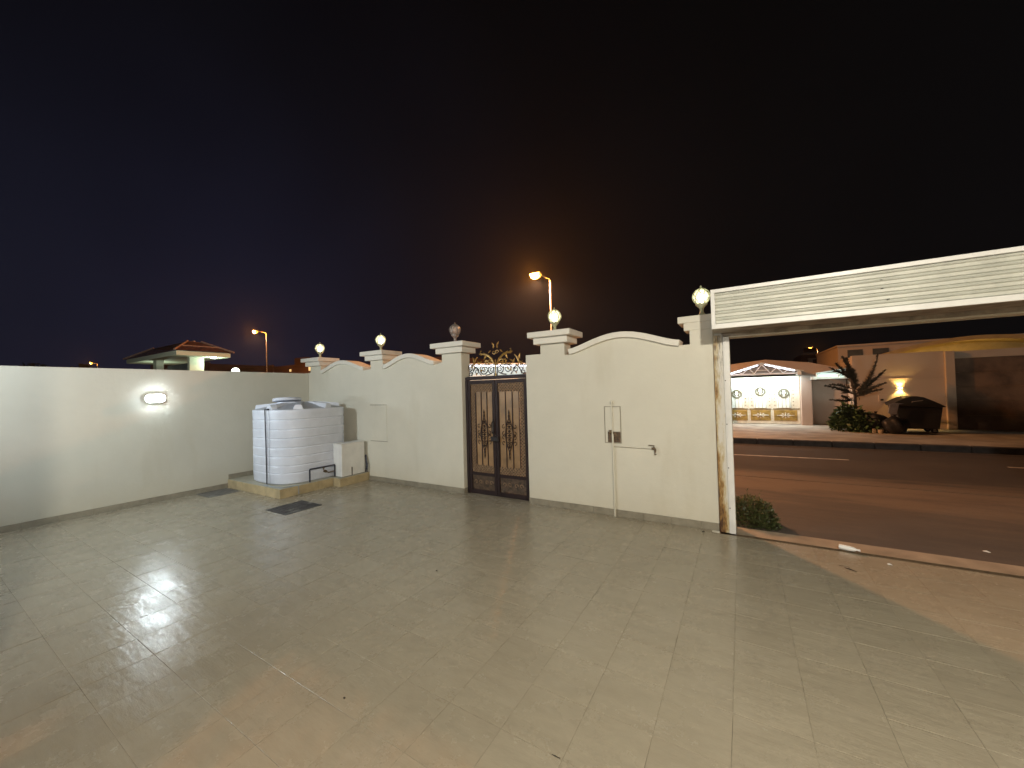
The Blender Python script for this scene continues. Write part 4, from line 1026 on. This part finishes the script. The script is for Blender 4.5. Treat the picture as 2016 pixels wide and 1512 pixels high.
for x0, z0, x1, z1 in ((.82, 2.93, .52, 2.52), (.82, 2.93, 1.14, 2.52), (.52, 2.52, .30, 2.78), (1.14, 2.52, 1.38, 2.76), (.30, 2.78, .05, 2.52), (1.38, 2.76, 1.62, 2.50), (1.62, 2.50, 1.80, 2.66), (.05, 2.52, -.15, 2.65), (.60, 2.66, 1.06, 2.66)):
    tb.tube([(x0, CY0, z0), (x1, CY0, z1)], .018, 4)
tb.build('front_truss', M_truss, cn)
MB().box(2.14, 2.27, CY0 - .02, FY - .001, 2.40, 2.555).build('side_beam', M_truss, cn)
MB().box(-.66, -.58, CY0 - .02, FY - .001, 2.40, 2.52).build('side_beam', M_truss, cn)
for nm, A, B in (('roof_sheet', (-.72, 2.53), (.82, 3.01)), ('roof_sheet', (.82, 3.01), (2.36, 2.56))):
    MB().prism([A, B, (B[0], B[1] + .02), (A[0], A[1] + .02)], CY0 - .05, FY - .002).build(nm, M_truss, cn)
MB().tube([(-.42, CY0 - .04, 2.565), (.66, CY0 - .04, 2.90)], .022, 6).build('light_tube', E_tube, cn)
MB().tube([(.95, CY0 - .04, 2.915), (2.02, CY0 - .04, 2.595)], .022, 6).build('light_tube', E_tube, cn)
lamp('canopy_light', 'AREA', (.80, CY0 + .10, 2.42), 120, (.84, .95, .92), cn, rot=(R_(14), 0, 0), shape='RECTANGLE', size=2.5, size_y=.2)

c2 = thing('flat_canopy', (3.2, 21.4, 2.1), 'small white sloping steel canopy between the gabled wall and the spiky tree', 'canopy')
cb = MB().tube([(2.78, 21.0, 2.20), (3.86, 21.0, 2.20)], .028, 4).tube([(2.78, 21.0, 2.42), (3.86, 21.0, 2.60)], .024, 4).tube([(3.56, 21.0, 2.20), (3.56, 21.0, 2.56)], .024, 4).tube([(2.80, 21.0, 2.20), (2.80, 21.0, 2.42)], .024, 4).tube([(3.86, 21.0, 2.20), (3.86, 21.0, 2.60)], .024, 4)
cb.box(2.62, 2.80, 20.98, 21.3, 2.17, 2.30)
cb.build('canopy_frame', M_truss, c2)
MB().prism([(2.76, 2.44), (3.88, 2.62), (3.88, 2.64), (2.76, 2.46)], 20.9, FY - .002).build('roof_sheet', M_truss, c2)
MB().box(2.83, 3.53, 21.02, 21.03, 2.24, 2.44).box(3.59, 3.84, 21.02, 21.03, 2.24, 2.56).build('infill_panel', M_fglass, c2)
lamp('canopy_light', 'AREA', (3.3, 20.75, 2.32), 3, (.7, .95, .86), c2, rot=(R_(80), 0, 0), shape='RECTANGLE', size=1.1, size_y=.1)

# neighbour house wall with sconce
HY = 20.72
hw_ = thing('neighbour_wall', (5.3, HY, .145), 'plain ochre wall with glowing up and down sconce behind the dumpster', 'wall')
MB().box(3.93, 6.56, HY, HY + .25, .1, 3.10, bev=.006).build('wall_body', M_far2, hw_)
MB().box(3.93, 4.15, HY + .251, 23.0, .1, 3.05).build('return_wall', M_far2, hw_)
MB().box(6.561, 6.81, HY - .12, HY + .25, .1, 3.08, bev=.01).build('gate_pier', M_far2, hw_)
MB().box(3.95, 6.56, HY - .015, HY - .0005, 2.105, 2.12).build('thin_wall_strip', M_far2, hw_)  # thin raised strip across the wall
MB().box(4.69, 4.945, HY - .05, HY - .001, 1.20, 1.475, bev=.004).build('meter_box', M_far2, hw_)
MB().box(4.735, 4.825, HY - .056, HY - .0505, 1.24, 1.315).build('name_plate', M_dark, hw_)
sx = thing('wall_sconce', (5.32, HY, 1.73), 'small up and down sconce glowing yellow on the ochre wall', 'wall lamp')
MB().box(5.22, 5.42, HY - .10, HY - .001, 1.715, 1.745, bev=.003).build('sconce_body', M_black, sx)
MB().box(5.25, 5.39, HY - .085, HY - .02, 1.7455, 1.749).box(5.25, 5.39, HY - .085, HY - .02, 1.711, 1.7145).build('sconce_lens', E_up, sx)
lamp('sconce_light', 'SPOT', (5.32, HY - .06, 1.78), 45, (1, .62, .18), sx, rot=(R_(180 - 6), 0, 0), spot_size=R_(110), spot_blend=.7, shadow_soft_size=.03)
lamp('sconce_light', 'SPOT', (5.32, HY - .06, 1.68), 50, (1, .62, .18), sx, rot=(R_(6), 0, 0), spot_size=R_(110), spot_blend=.6, shadow_soft_size=.03)
gd = thing('garage_door', (8.5, HY, .145), 'wide dark brown garage door at the right edge across the street', 'garage door')
for k in range(5):
    MB().box(6.813, 11.5, HY + .05, HY + .09, .15 + k * .53, .15 + (k + 1) * .53 - .006, bev=.004).build('door_section', M_brownd, gd)
hd = MB().prism([(6.812, 2.802), (11.5, 2.802), (11.5, 3.1), (6.812, 3.06)], HY + .03, HY + .28).build('door_header', M_far2, gd)
vc = thing('vaulted_canopy', (7.2, 22.5, 2.6), 'yellow lit curved canopy roof rising behind the ochre wall', 'canopy')
ap = []
for k in range(21):
    t = k / 20; x = 4.75 + 6.6 * t; z = 2.92 + .77 * math.sin(math.pi * t) ** .8; ap.append((x, z))
ar = [(x, z - .09) for x, z in ap]
autosmooth(MB().prism(ap + ar[::-1], 22.3, 23.9).build('vault_sheet', M_arch, vc))
autosmooth(MB().prism([(x, z + .03) for x, z in ap] + [(x, z - .13) for x, z in ap[::-1]], 22.22, 22.298).build('vault_edge', M_arch, vc))
MB().prism([(x, z - .092) for x, z in ap] + [(11.3, 2.7), (4.8, 2.7)], 23.6, 23.65).build('vault_end_wall', M_arch, vc)
for x in (4.8, 11.2): MB().box(x, x + .1, 22.3, 23.9, .15, 2.9).build('vault_post', M_far2, vc)
lamp('canopy_light', 'AREA', (7.2, 22.75, 2.35), 20, (1, .66, .20), vc, rot=(R_(180), 0, 0), shape='RECTANGLE', size=3.0, size_y=.3)
nh = thing('neighbour_house', (7, 25, 0), 'brown flat roofed house behind the ochre wall and curved canopy', 'house')
MB().box(4.05, 12.5, 24.0, 30, .1, 3.72).build('house_wall', M_far2, nh)
MB().box(4.0, 12.6, 23.9, 30.1, 3.721, 3.80).build('roof_edge', M_far2, nh)
for x in (4.4, 5.3): MB().box(x, x + .55, 23.97, 23.999, 3.1, 3.55).build('window', M_kdark, nh)

# dumpster
dm = thing('dumpster', (5.3, 19.4, .145), 'black wheeled dumpster with a rounded lid on the far pavement', 'dumpster')
MB().prism([(4.86, .30), (5.84, .30), (5.94, 1.06), (4.74, 1.10)], 18.98, 19.82, bev=.02).build('bin_body', M_bin, dm)
lp = [(4.66, 1.19), (4.78, 1.28), (4.95, 1.38), (5.12, 1.445), (5.28, 1.46), (5.46, 1.42), (5.66, 1.31), (5.85, 1.19), (6.00, 1.09), (5.98, 1.065), (4.70, 1.105)]
autosmooth(MB().prism(lp, 18.92, 19.88, bev=.012).build('rounded_lid', M_bin, dm))
MB().tube([(5.15, 18.91, 1.25), (5.18, 18.86, 1.27), (5.40, 18.86, 1.31), (5.43, 18.91, 1.31)], .012, 5).build('lid_handle', M_pole, dm)
for x in (4.95, 5.74):
    for y in (19.1, 19.7):
        wq = MB().tube([(x, y - .03, .235), (x, y + .03, .235)], .09, 14).build('wheel', M_rub, dm)
        MB().tube([(x, y - .034, .235), (x, y + .034, .235)], .04, 8).build('hub', M_pole, wq)
        MB().box(x - .03, x + .03, y - .05, y + .05, .27, .299).build('caster_bracket', M_pole, dm)
tag(MB().prism([(4.50, .86), (4.72, .80), (4.80, 1.18), (4.93, 1.20), (4.68, 1.235), (4.56, 1.18)], 18.82, 18.86, bev=.004).build('leaning_metal_sheet', M_binl), 'blue grey curved metal sheet sticking up at the left end of the dumpster', 'metal sheet')
def bag(c, r, h, lab):
    bmm = bmesh.new(); bmesh.ops.create_icosphere(bmm, subdivisions=3, radius=1)
    for v in bmm.verts:
        n_ = 1 + .10 * math.sin(7 * v.co.x + 3 * v.co.z) + .07 * math.sin(11 * v.co.y + 5 * v.co.x + c[0] * 9)
        v.co = Vector((c[0] + v.co.x * r * n_, c[1] + v.co.y * r * .8 * n_, c[2] + h * .48 + max(-.48, v.co.z * .5) * h * (n_ if v.co.z > 0 else 1)))
    m = MB(); m.bm.free(); m.bm = bmm; t = thing('rubbish_bag', c, lab, 'rubbish bag', 'black rubbish bags beside the dumpster')
    m.build('bag_body', M_bag, t, smooth=True)
    MB().lathe([(.03, 0), (.02, .03), (.06, .09), (.001, .08)], (c[0], c[1], c[2] + h * .96), 7).build('tied_neck', M_bag, t)
bag((4.22, 19.05, .145), .33, .70, 'full black rubbish bag nearest the green shrub')
bag((4.62, 18.6, .145), .34, .62, 'black rubbish bag against the blue grey metal sheet')
tag(MB().box(4.02, 4.12, 18.6, 18.72, .145, .30, bev=.012).build('stone_block', M_stone), 'small pale upright stone block in front of the rubbish bags', 'stone block')
tag(MB().lathe([(.06, 0), (.075, .03), (.085, .12), (.09, .125), (.07, .13)], (4.24, 18.62, .145), 12).build('clay_pot', M_stone), 'small dusty pot beside the pale stone block', 'pot')

# far stepped building with lit piers behind the gabled wall
fb = thing('stepped_building', (9, 60, 0), 'distant dark building with three sodium lit stepped piers', 'building')
MB().box(6.6, 12.5, 61.0, 68, -.1, 5.6).build('building_body', M_dkbld, fb)
for i, (x, z) in enumerate(((7.30, 4.95), (8.20, 5.25), (9.30, 5.80))):
    q = MB().box(x, x + .42, 60.2, 60.99, -.1, z).build('lit_pier', M_far, fb)
    MB().box(x - .05, x + .75, 60.1, 60.99, z + .001, z + .16).build('pier_cap', M_far, q)
MB().box(6.9, 8.1, 60.5, 60.99, 5.9, 6.4).build('roof_tank', M_dkbld, fb)

# ------------------------------------------------------------------ lit canopy seen above the iron gate
oc = thing('white_canopy', (-15, 22, 0), 'bright white canopy across the street seen through the gold gate scrolls', 'canopy')
MB().prism([(-18.5, .1), (-11.5, .1), (-11.5, 3.70), (-18.5, 4.10)], 22.6, 22.8).build('back_wall', M_fglass, oc)
MB().prism([(-18.6, 4.12), (-11.4, 3.72), (-11.4, 3.78), (-18.6, 4.18)], 21.5, 22.9).build('roof_sheet', M_truss, oc)
MB().prism([(-13.2, 2.9), (-11.3, 2.9), (-11.3, 3.34), (-12.3, 3.27)], 22.30, 22.40).build('brown_valance', M_brown, oc)
for x in (-17.6, -16.2, -14.9, -13.6): MB().box(x, x + .06, 22.54, 22.598, 1, 3.9).build('wall_batten', M_truss, oc)
MB().tube([(-18.3, 22.0, 4.0), (-11.6, 22.0, 3.64)], .03, 6).build('light_tube', E_tube, oc)
lamp('canopy_light', 'AREA', (-15, 21.7, 3.5), 17, (.86, 1.0, .96), oc, rot=(R_(85), 0, 0), shape='RECTANGLE', size=6.5, size_y=.3)

# ------------------------------------------------------------------ left: tiled kiosk over the wall
KX, KY = -15.0, 4.77
kq = thing('tiled_kiosk', (-17, 6, 0), 'pale kiosk with a hipped red tile roof beyond the left wall', 'kiosk')
MB().box(-19.6, KX, KY, 6.24, 3.44, 3.585, bev=.004).build('eave_slab', M_kiosk, kq)
for (x0, x1, y0, y1) in ((-15.62, -15.46, 5.26, 5.65), (-17.75, -17.45, 5.0, 5.2)):
    MB().box(x0, x1, y0, y1, -.1, 3.439).build('post', M_kiosk, kq)
MB().box(-17.44, -15.63, 5.30, 5.34, -.1, 3.25).build('dark_screen', M_kdark, kq)
# hipped tiled roof in two pitches, rows of tiles
rx0, rx1, ry0, ry1 = -19.7, KX + .06, KY - .06, 6.32
cyc = (ry0 + ry1) / 2
def hip(b, x0, x1, y0, y1, z0, ins, z1):
    a = [(x0, y0, z0), (x1, y0, z0), (x1, y1, z0), (x0, y1, z0)]; c = [(x0 + ins, y0 + ins * .7, z1), (x1 - ins, y0 + ins * .7, z1), (x1 - ins, y1 - ins * .7, z1), (x0 + ins, y1 - ins * .7, z1)]
    for k in range(4): b.quad(a[k], a[(k + 1) % 4], c[(k + 1) % 4], c[k])
b = MB(); nrow = 7
for k in range(nrow):
    f0, f1 = k / nrow, (k + 1) / nrow
    i0, i1 = .86 * f0, .86 * f1; z0 = 3.60 + .40 * f0; z1 = 3.60 + .40 * f1 - .018
    hip(b, rx0 + i0, rx1 - i0, ry0 + i0 * .72, ry1 - i0 * .72, z0, i1 - i0, z1)
b.box(rx0 + .86, rx1 - .86, ry0 + .62, ry1 - .62, 3.96, 3.985)
b.build('roof_tiles', M_rooft, kq)
rr = MB()
for (cx0, cy0, sx_, sy_) in ((rx1, ry0, -1, 1), (rx1, ry1, -1, -1), (rx0, ry0, 1, 1)):
    rr.tube([(cx0, cy0, 3.61), (cx0 + sx_ * .86, cy0 + sy_ * .62, 4.0)], .032, 5)
rr.tube([(rx0 + .86, cyc, 4.0), (rx1 - .86, cyc, 4.0)], .035, 5)
rr.tube([(rx1 - .36, ry0 + .26, 3.785), (rx1 - .36, ry1 - .26, 3.785)], .018, 5)
rr.build('ridge_tiles', M_ridge, kq)
MB().lathe([(.001, 0), (.07, .005), (.075, .03), (.05, .035)], (-15.25, 5.85, 3.40), 12).build('eave_spot_lamp', E_eave, kq)
lamp('kiosk_light', 'POINT', (-15.25, 5.85, 3.28), 22, (.80, 1.0, .80), kq, shadow_soft_size=.08)
lamp('kiosk_light', 'POINT', (-18.2, 5.3, 3.0), 14, (.80, 1.0, .80), kq, shadow_soft_size=.08)
lamp('kiosk_light', 'POINT', (-13.2, 4.2, 2.9), 16, (.92, 1.0, .70), kq, shadow_soft_size=.08)
gt = thing('garden_globe_lamp', (-14.0, 5.96, 0), 'round white glowing globe just above the left wall top', 'lamp')
MB().tube([(-14, 5.96, 0), (-14, 5.96, 2.83)], .03, 8).build('lamp_post', M_pole, gt)
bmm = bmesh.new(); bmesh.ops.create_icosphere(bmm, subdivisions=3, radius=.11)
for v in bmm.verts: v.co += Vector((-14, 5.96, 2.92))
m = MB(); m.bm.free(); m.bm = bmm; m.build('globe', emis('lit_garden_globe', (.90, 1, .82), 3.0), gt, smooth=True)

# ------------------------------------------------------------------ street lamps
def street_lamp(px, py, hgt, lensm, label, power, arm=.95):
    t = thing('street_lamp', (px, py, .14), label, 'street lamp', 'sodium street lamps along the street')
    autosmooth(MB().tube([(px, py, .14), (px, py, 1.2), (px, py, 1.25), (px, py, hgt - .25)], [.085, .08, .055, .038], 10).build('pole', M_pole, t))
    autosmooth(MB().tube([(px, py, hgt - .28), (px - .05, py - .02, hgt - .18), (px - arm * .4, py - .12, hgt - .10), (px - arm + .2, py - .35, hgt + .02)], .026, 8).build('arm', M_pole, t))
    hx, hy = px - arm, py - .40
    hd = MB().box(hx - .30, hx + .26, hy - .12, hy + .12, hgt + .005, hgt + .10, bev=.03).build('lamp_head', M_pole, t)
    bq = bmesh.new(); bmesh.ops.create_uvsphere(bq, u_segments=16, v_segments=8, radius=1)
    for v in bq.verts: v.co = Vector((hx + v.co.x * .29, hy + v.co.y * .16, hgt + .0 + min(.004, v.co.z * .20)))
    mm_ = MB(); mm_.bm.free(); mm_.bm = bq; mm_.build('lens', lensm, hd, smooth=True)
    if power: lamp('street_lamp_light', 'SPOT', (hx, hy, hgt - .26), power * .68, SODIUM, t, spot_size=R_(165), spot_blend=.5, shadow_soft_size=.10)
    if power: lamp('street_lamp_glow', 'POINT', (hx - .05, hy - .28, hgt - .14), power * .60, (1.0, .33, .04), t, shadow_soft_size=.10)
    return t
street_lamp(-7.65, 16.5, 7.50, E_sod, 'tall sodium street lamp behind the lamp right of the gate', P_SODIUM, .55)
street_lamp(-33.8, 16.7, 7.60, E_sod, 'sodium street lamp right of the tiled kiosk', P_SODIUM_FAR)
street_lamp(-79.0, 16.2, 7.70, E_sod_s, 'far sodium street lamp barely above the left wall', 900)
street_lamp(11.2, 82.0, 7.90, E_sod_s, 'tiny distant sodium lamp over the gabled wall', 1200)

# ------------------------------------------------------------------ far houses along the street, left
def row_house(x0, x1, y0, hh, label, m, windows=(), parapet=.25, tower=None):
    t = thing('row_house', ((x0 + x1) / 2, y0 + 4, 0), label, 'house', 'dark houses across the street')
    MB().box(x0, x1, y0, y0 + 9, -.1, hh).build('house_wall', m, t)
    MB().box(x0 - .08, x1 + .08, y0 - .08, y0 + .12, hh + .001, hh + parapet).build('roof_parapet', m, t)
    if tower: MB().box(tower[0], tower[1], y0 + 1, y0 + 4, hh + .001, tower[2]).build('roof_room', m, t)
    for (wx, wz, ww, wh, lit) in windows:
        f = MB().box(wx - ww / 2 - .06, wx + ww / 2 + .06, y0 - .05, y0 - .001, wz - wh / 2 - .06, wz + wh / 2 + .06).build('window_frame', M_far, t)
        MB().box(wx - ww / 2, wx + ww / 2, y0 - .06, y0 - .0505, wz - wh / 2, wz + wh / 2).build('window_pane', E_win if lit else M_kdark, f)
row_house(-24.5, -19.5, 25, 4.9, 'dark low house just left of the corner pier lamp', M_dkbld, ((-22, 3.5, 1.2, 1.2, 0),))
row_house(-47.0, -36.4, 24, 5.35, 'dark maroon house with a small lit window beyond the left wall', M_dkbld, ((-39.6, 5.05, .7, .5, 1), (-43.5, 5.0, .35, .25, 1)), tower=(-44.5, -42.2, 6.5))
row_house(-36.2, -30.0, 24, 4.7, 'dark house with a lit window beside the corner pier', M_dkbld, ((-35.0, 3.6, 1.2, 1.2, 0),))
row_house(-62.0, -47.3, 24, 5.6, 'long dark house behind the sodium lamp and kiosk', M_dkbld, ((-52, 4.0, 1.2, 1.4, 0), (-57, 4.0, 1.2, 1.4, 0)))
row_house(-118, -64, 24, 7.0, 'far dark house row low on the horizon at the left', M_dkbld, ((-70, 4.0, 1.2, 1.4, 0), (-84, 4.0, 1.2, 1.4, 0)), tower=(-90, -84, 9))
for i, (tx, ty, th, lab) in enumerate(((-60, 8.0, 6.2, 'dark round tree silhouette at the far left over the wall'), (-46, 8.5, 5.2, 'smaller dark tree silhouette left of the far sodium lamp'))):
    t = thing('garden_tree', (tx, ty, 0), lab, 'tree', 'dark trees beyond the left wall')
    MB().tube([(tx, ty, -.1), (tx, ty, th * .6)], [.2, .1], 7).build('trunk', M_bark, t)
    b = MB(); blades(b, (tx, ty, th * .35), th * .32, th * .62, 1600, .55, .14, .1); b.build('crown', M_tree_far, t)

# ------------------------------------------------------------------ the photographer's own house, behind the camera, with its two wall lamps
oh = thing('own_house', (-3, -1.2, 0), 'plastered house wall behind the courtyard carrying two lamps', 'house')
MB().box(-10.3, 4.8, -1.45, -1.20, -.3, 6.5).build('house_wall', M_house, oh)
MB().box(-4.15, -3.35, -1.198, .10, -.3, 6.3).build('added_shade_pier', M_house, oh)  # added out of view to keep the right lamp off the left floor
MB().box(-10.1, -4.152, -1.198, -.80, 2.96, 3.02).build('added_shade_slab', M_house, oh)  # added overhang, cuts the left lamp's light close to the house
yr = thing('boundary_wall', (4.75, 2.5, 0), 'plain wall closing the courtyard on the right, out of view', 'wall')
MB().box(4.62, 4.84, -1.2, YW, -.3, 2.665).build('wall_body', M_wall2, yr)
def house_lamp(x, z, m, col, p, lab):
    t = thing('house_wall_lamp', (x, -1.2, z), lab, 'wall lamp', 'lamps on the house wall')
    MB().box(x - .09, x + .09, -1.199, -1.12, z - .10, z + .10, bev=.01).build('housing', M_shutf, t)
    MB().box(x - .075, x + .075, -1.119, -1.08, z - .085, z + .085, bev=.012).build('diffuser', m, t)
    lamp('house_wall_light', 'POINT', (x, -.98, z - .02), p, col, t, shadow_soft_size=.15)
house_lamp(-7.5, 3.35, E_house_a, COOL, P_HOUSE_A, 'cool white lamp high on the house wall, left')
house_lamp(1.7, 4.3, E_house_b, WARMW, P_HOUSE_B, 'warm white lamp high on the house wall, right of the added pier')

# ------------------------------------------------------------------ thin night haze that gives the lamps their halos
hz_ = bpy.data.materials.new('night_haze'); hz_.use_nodes = True
ht = hz_.node_tree; ht.nodes.clear(); ho = ht.nodes.new('ShaderNodeOutputMaterial'); hv = ht.nodes.new('ShaderNodeVolumePrincipled')
hv.inputs['Color'].default_value = (.9, .9, .9, 1); hv.inputs['Density'].default_value = 0.0004; hv.inputs['Anisotropy'].default_value = 0.55
ht.links.new(hv.outputs[0], ho.inputs['Volume'])
tag(MB().box(-130, 70, -20, 100, -1.5, 10.5).build('haze', hz_), kind='stuff')

for o in bpy.data.objects:
    if '_w' in o: del o['_w']
print('tiles', nt_, 'objects', len(bpy.data.objects))
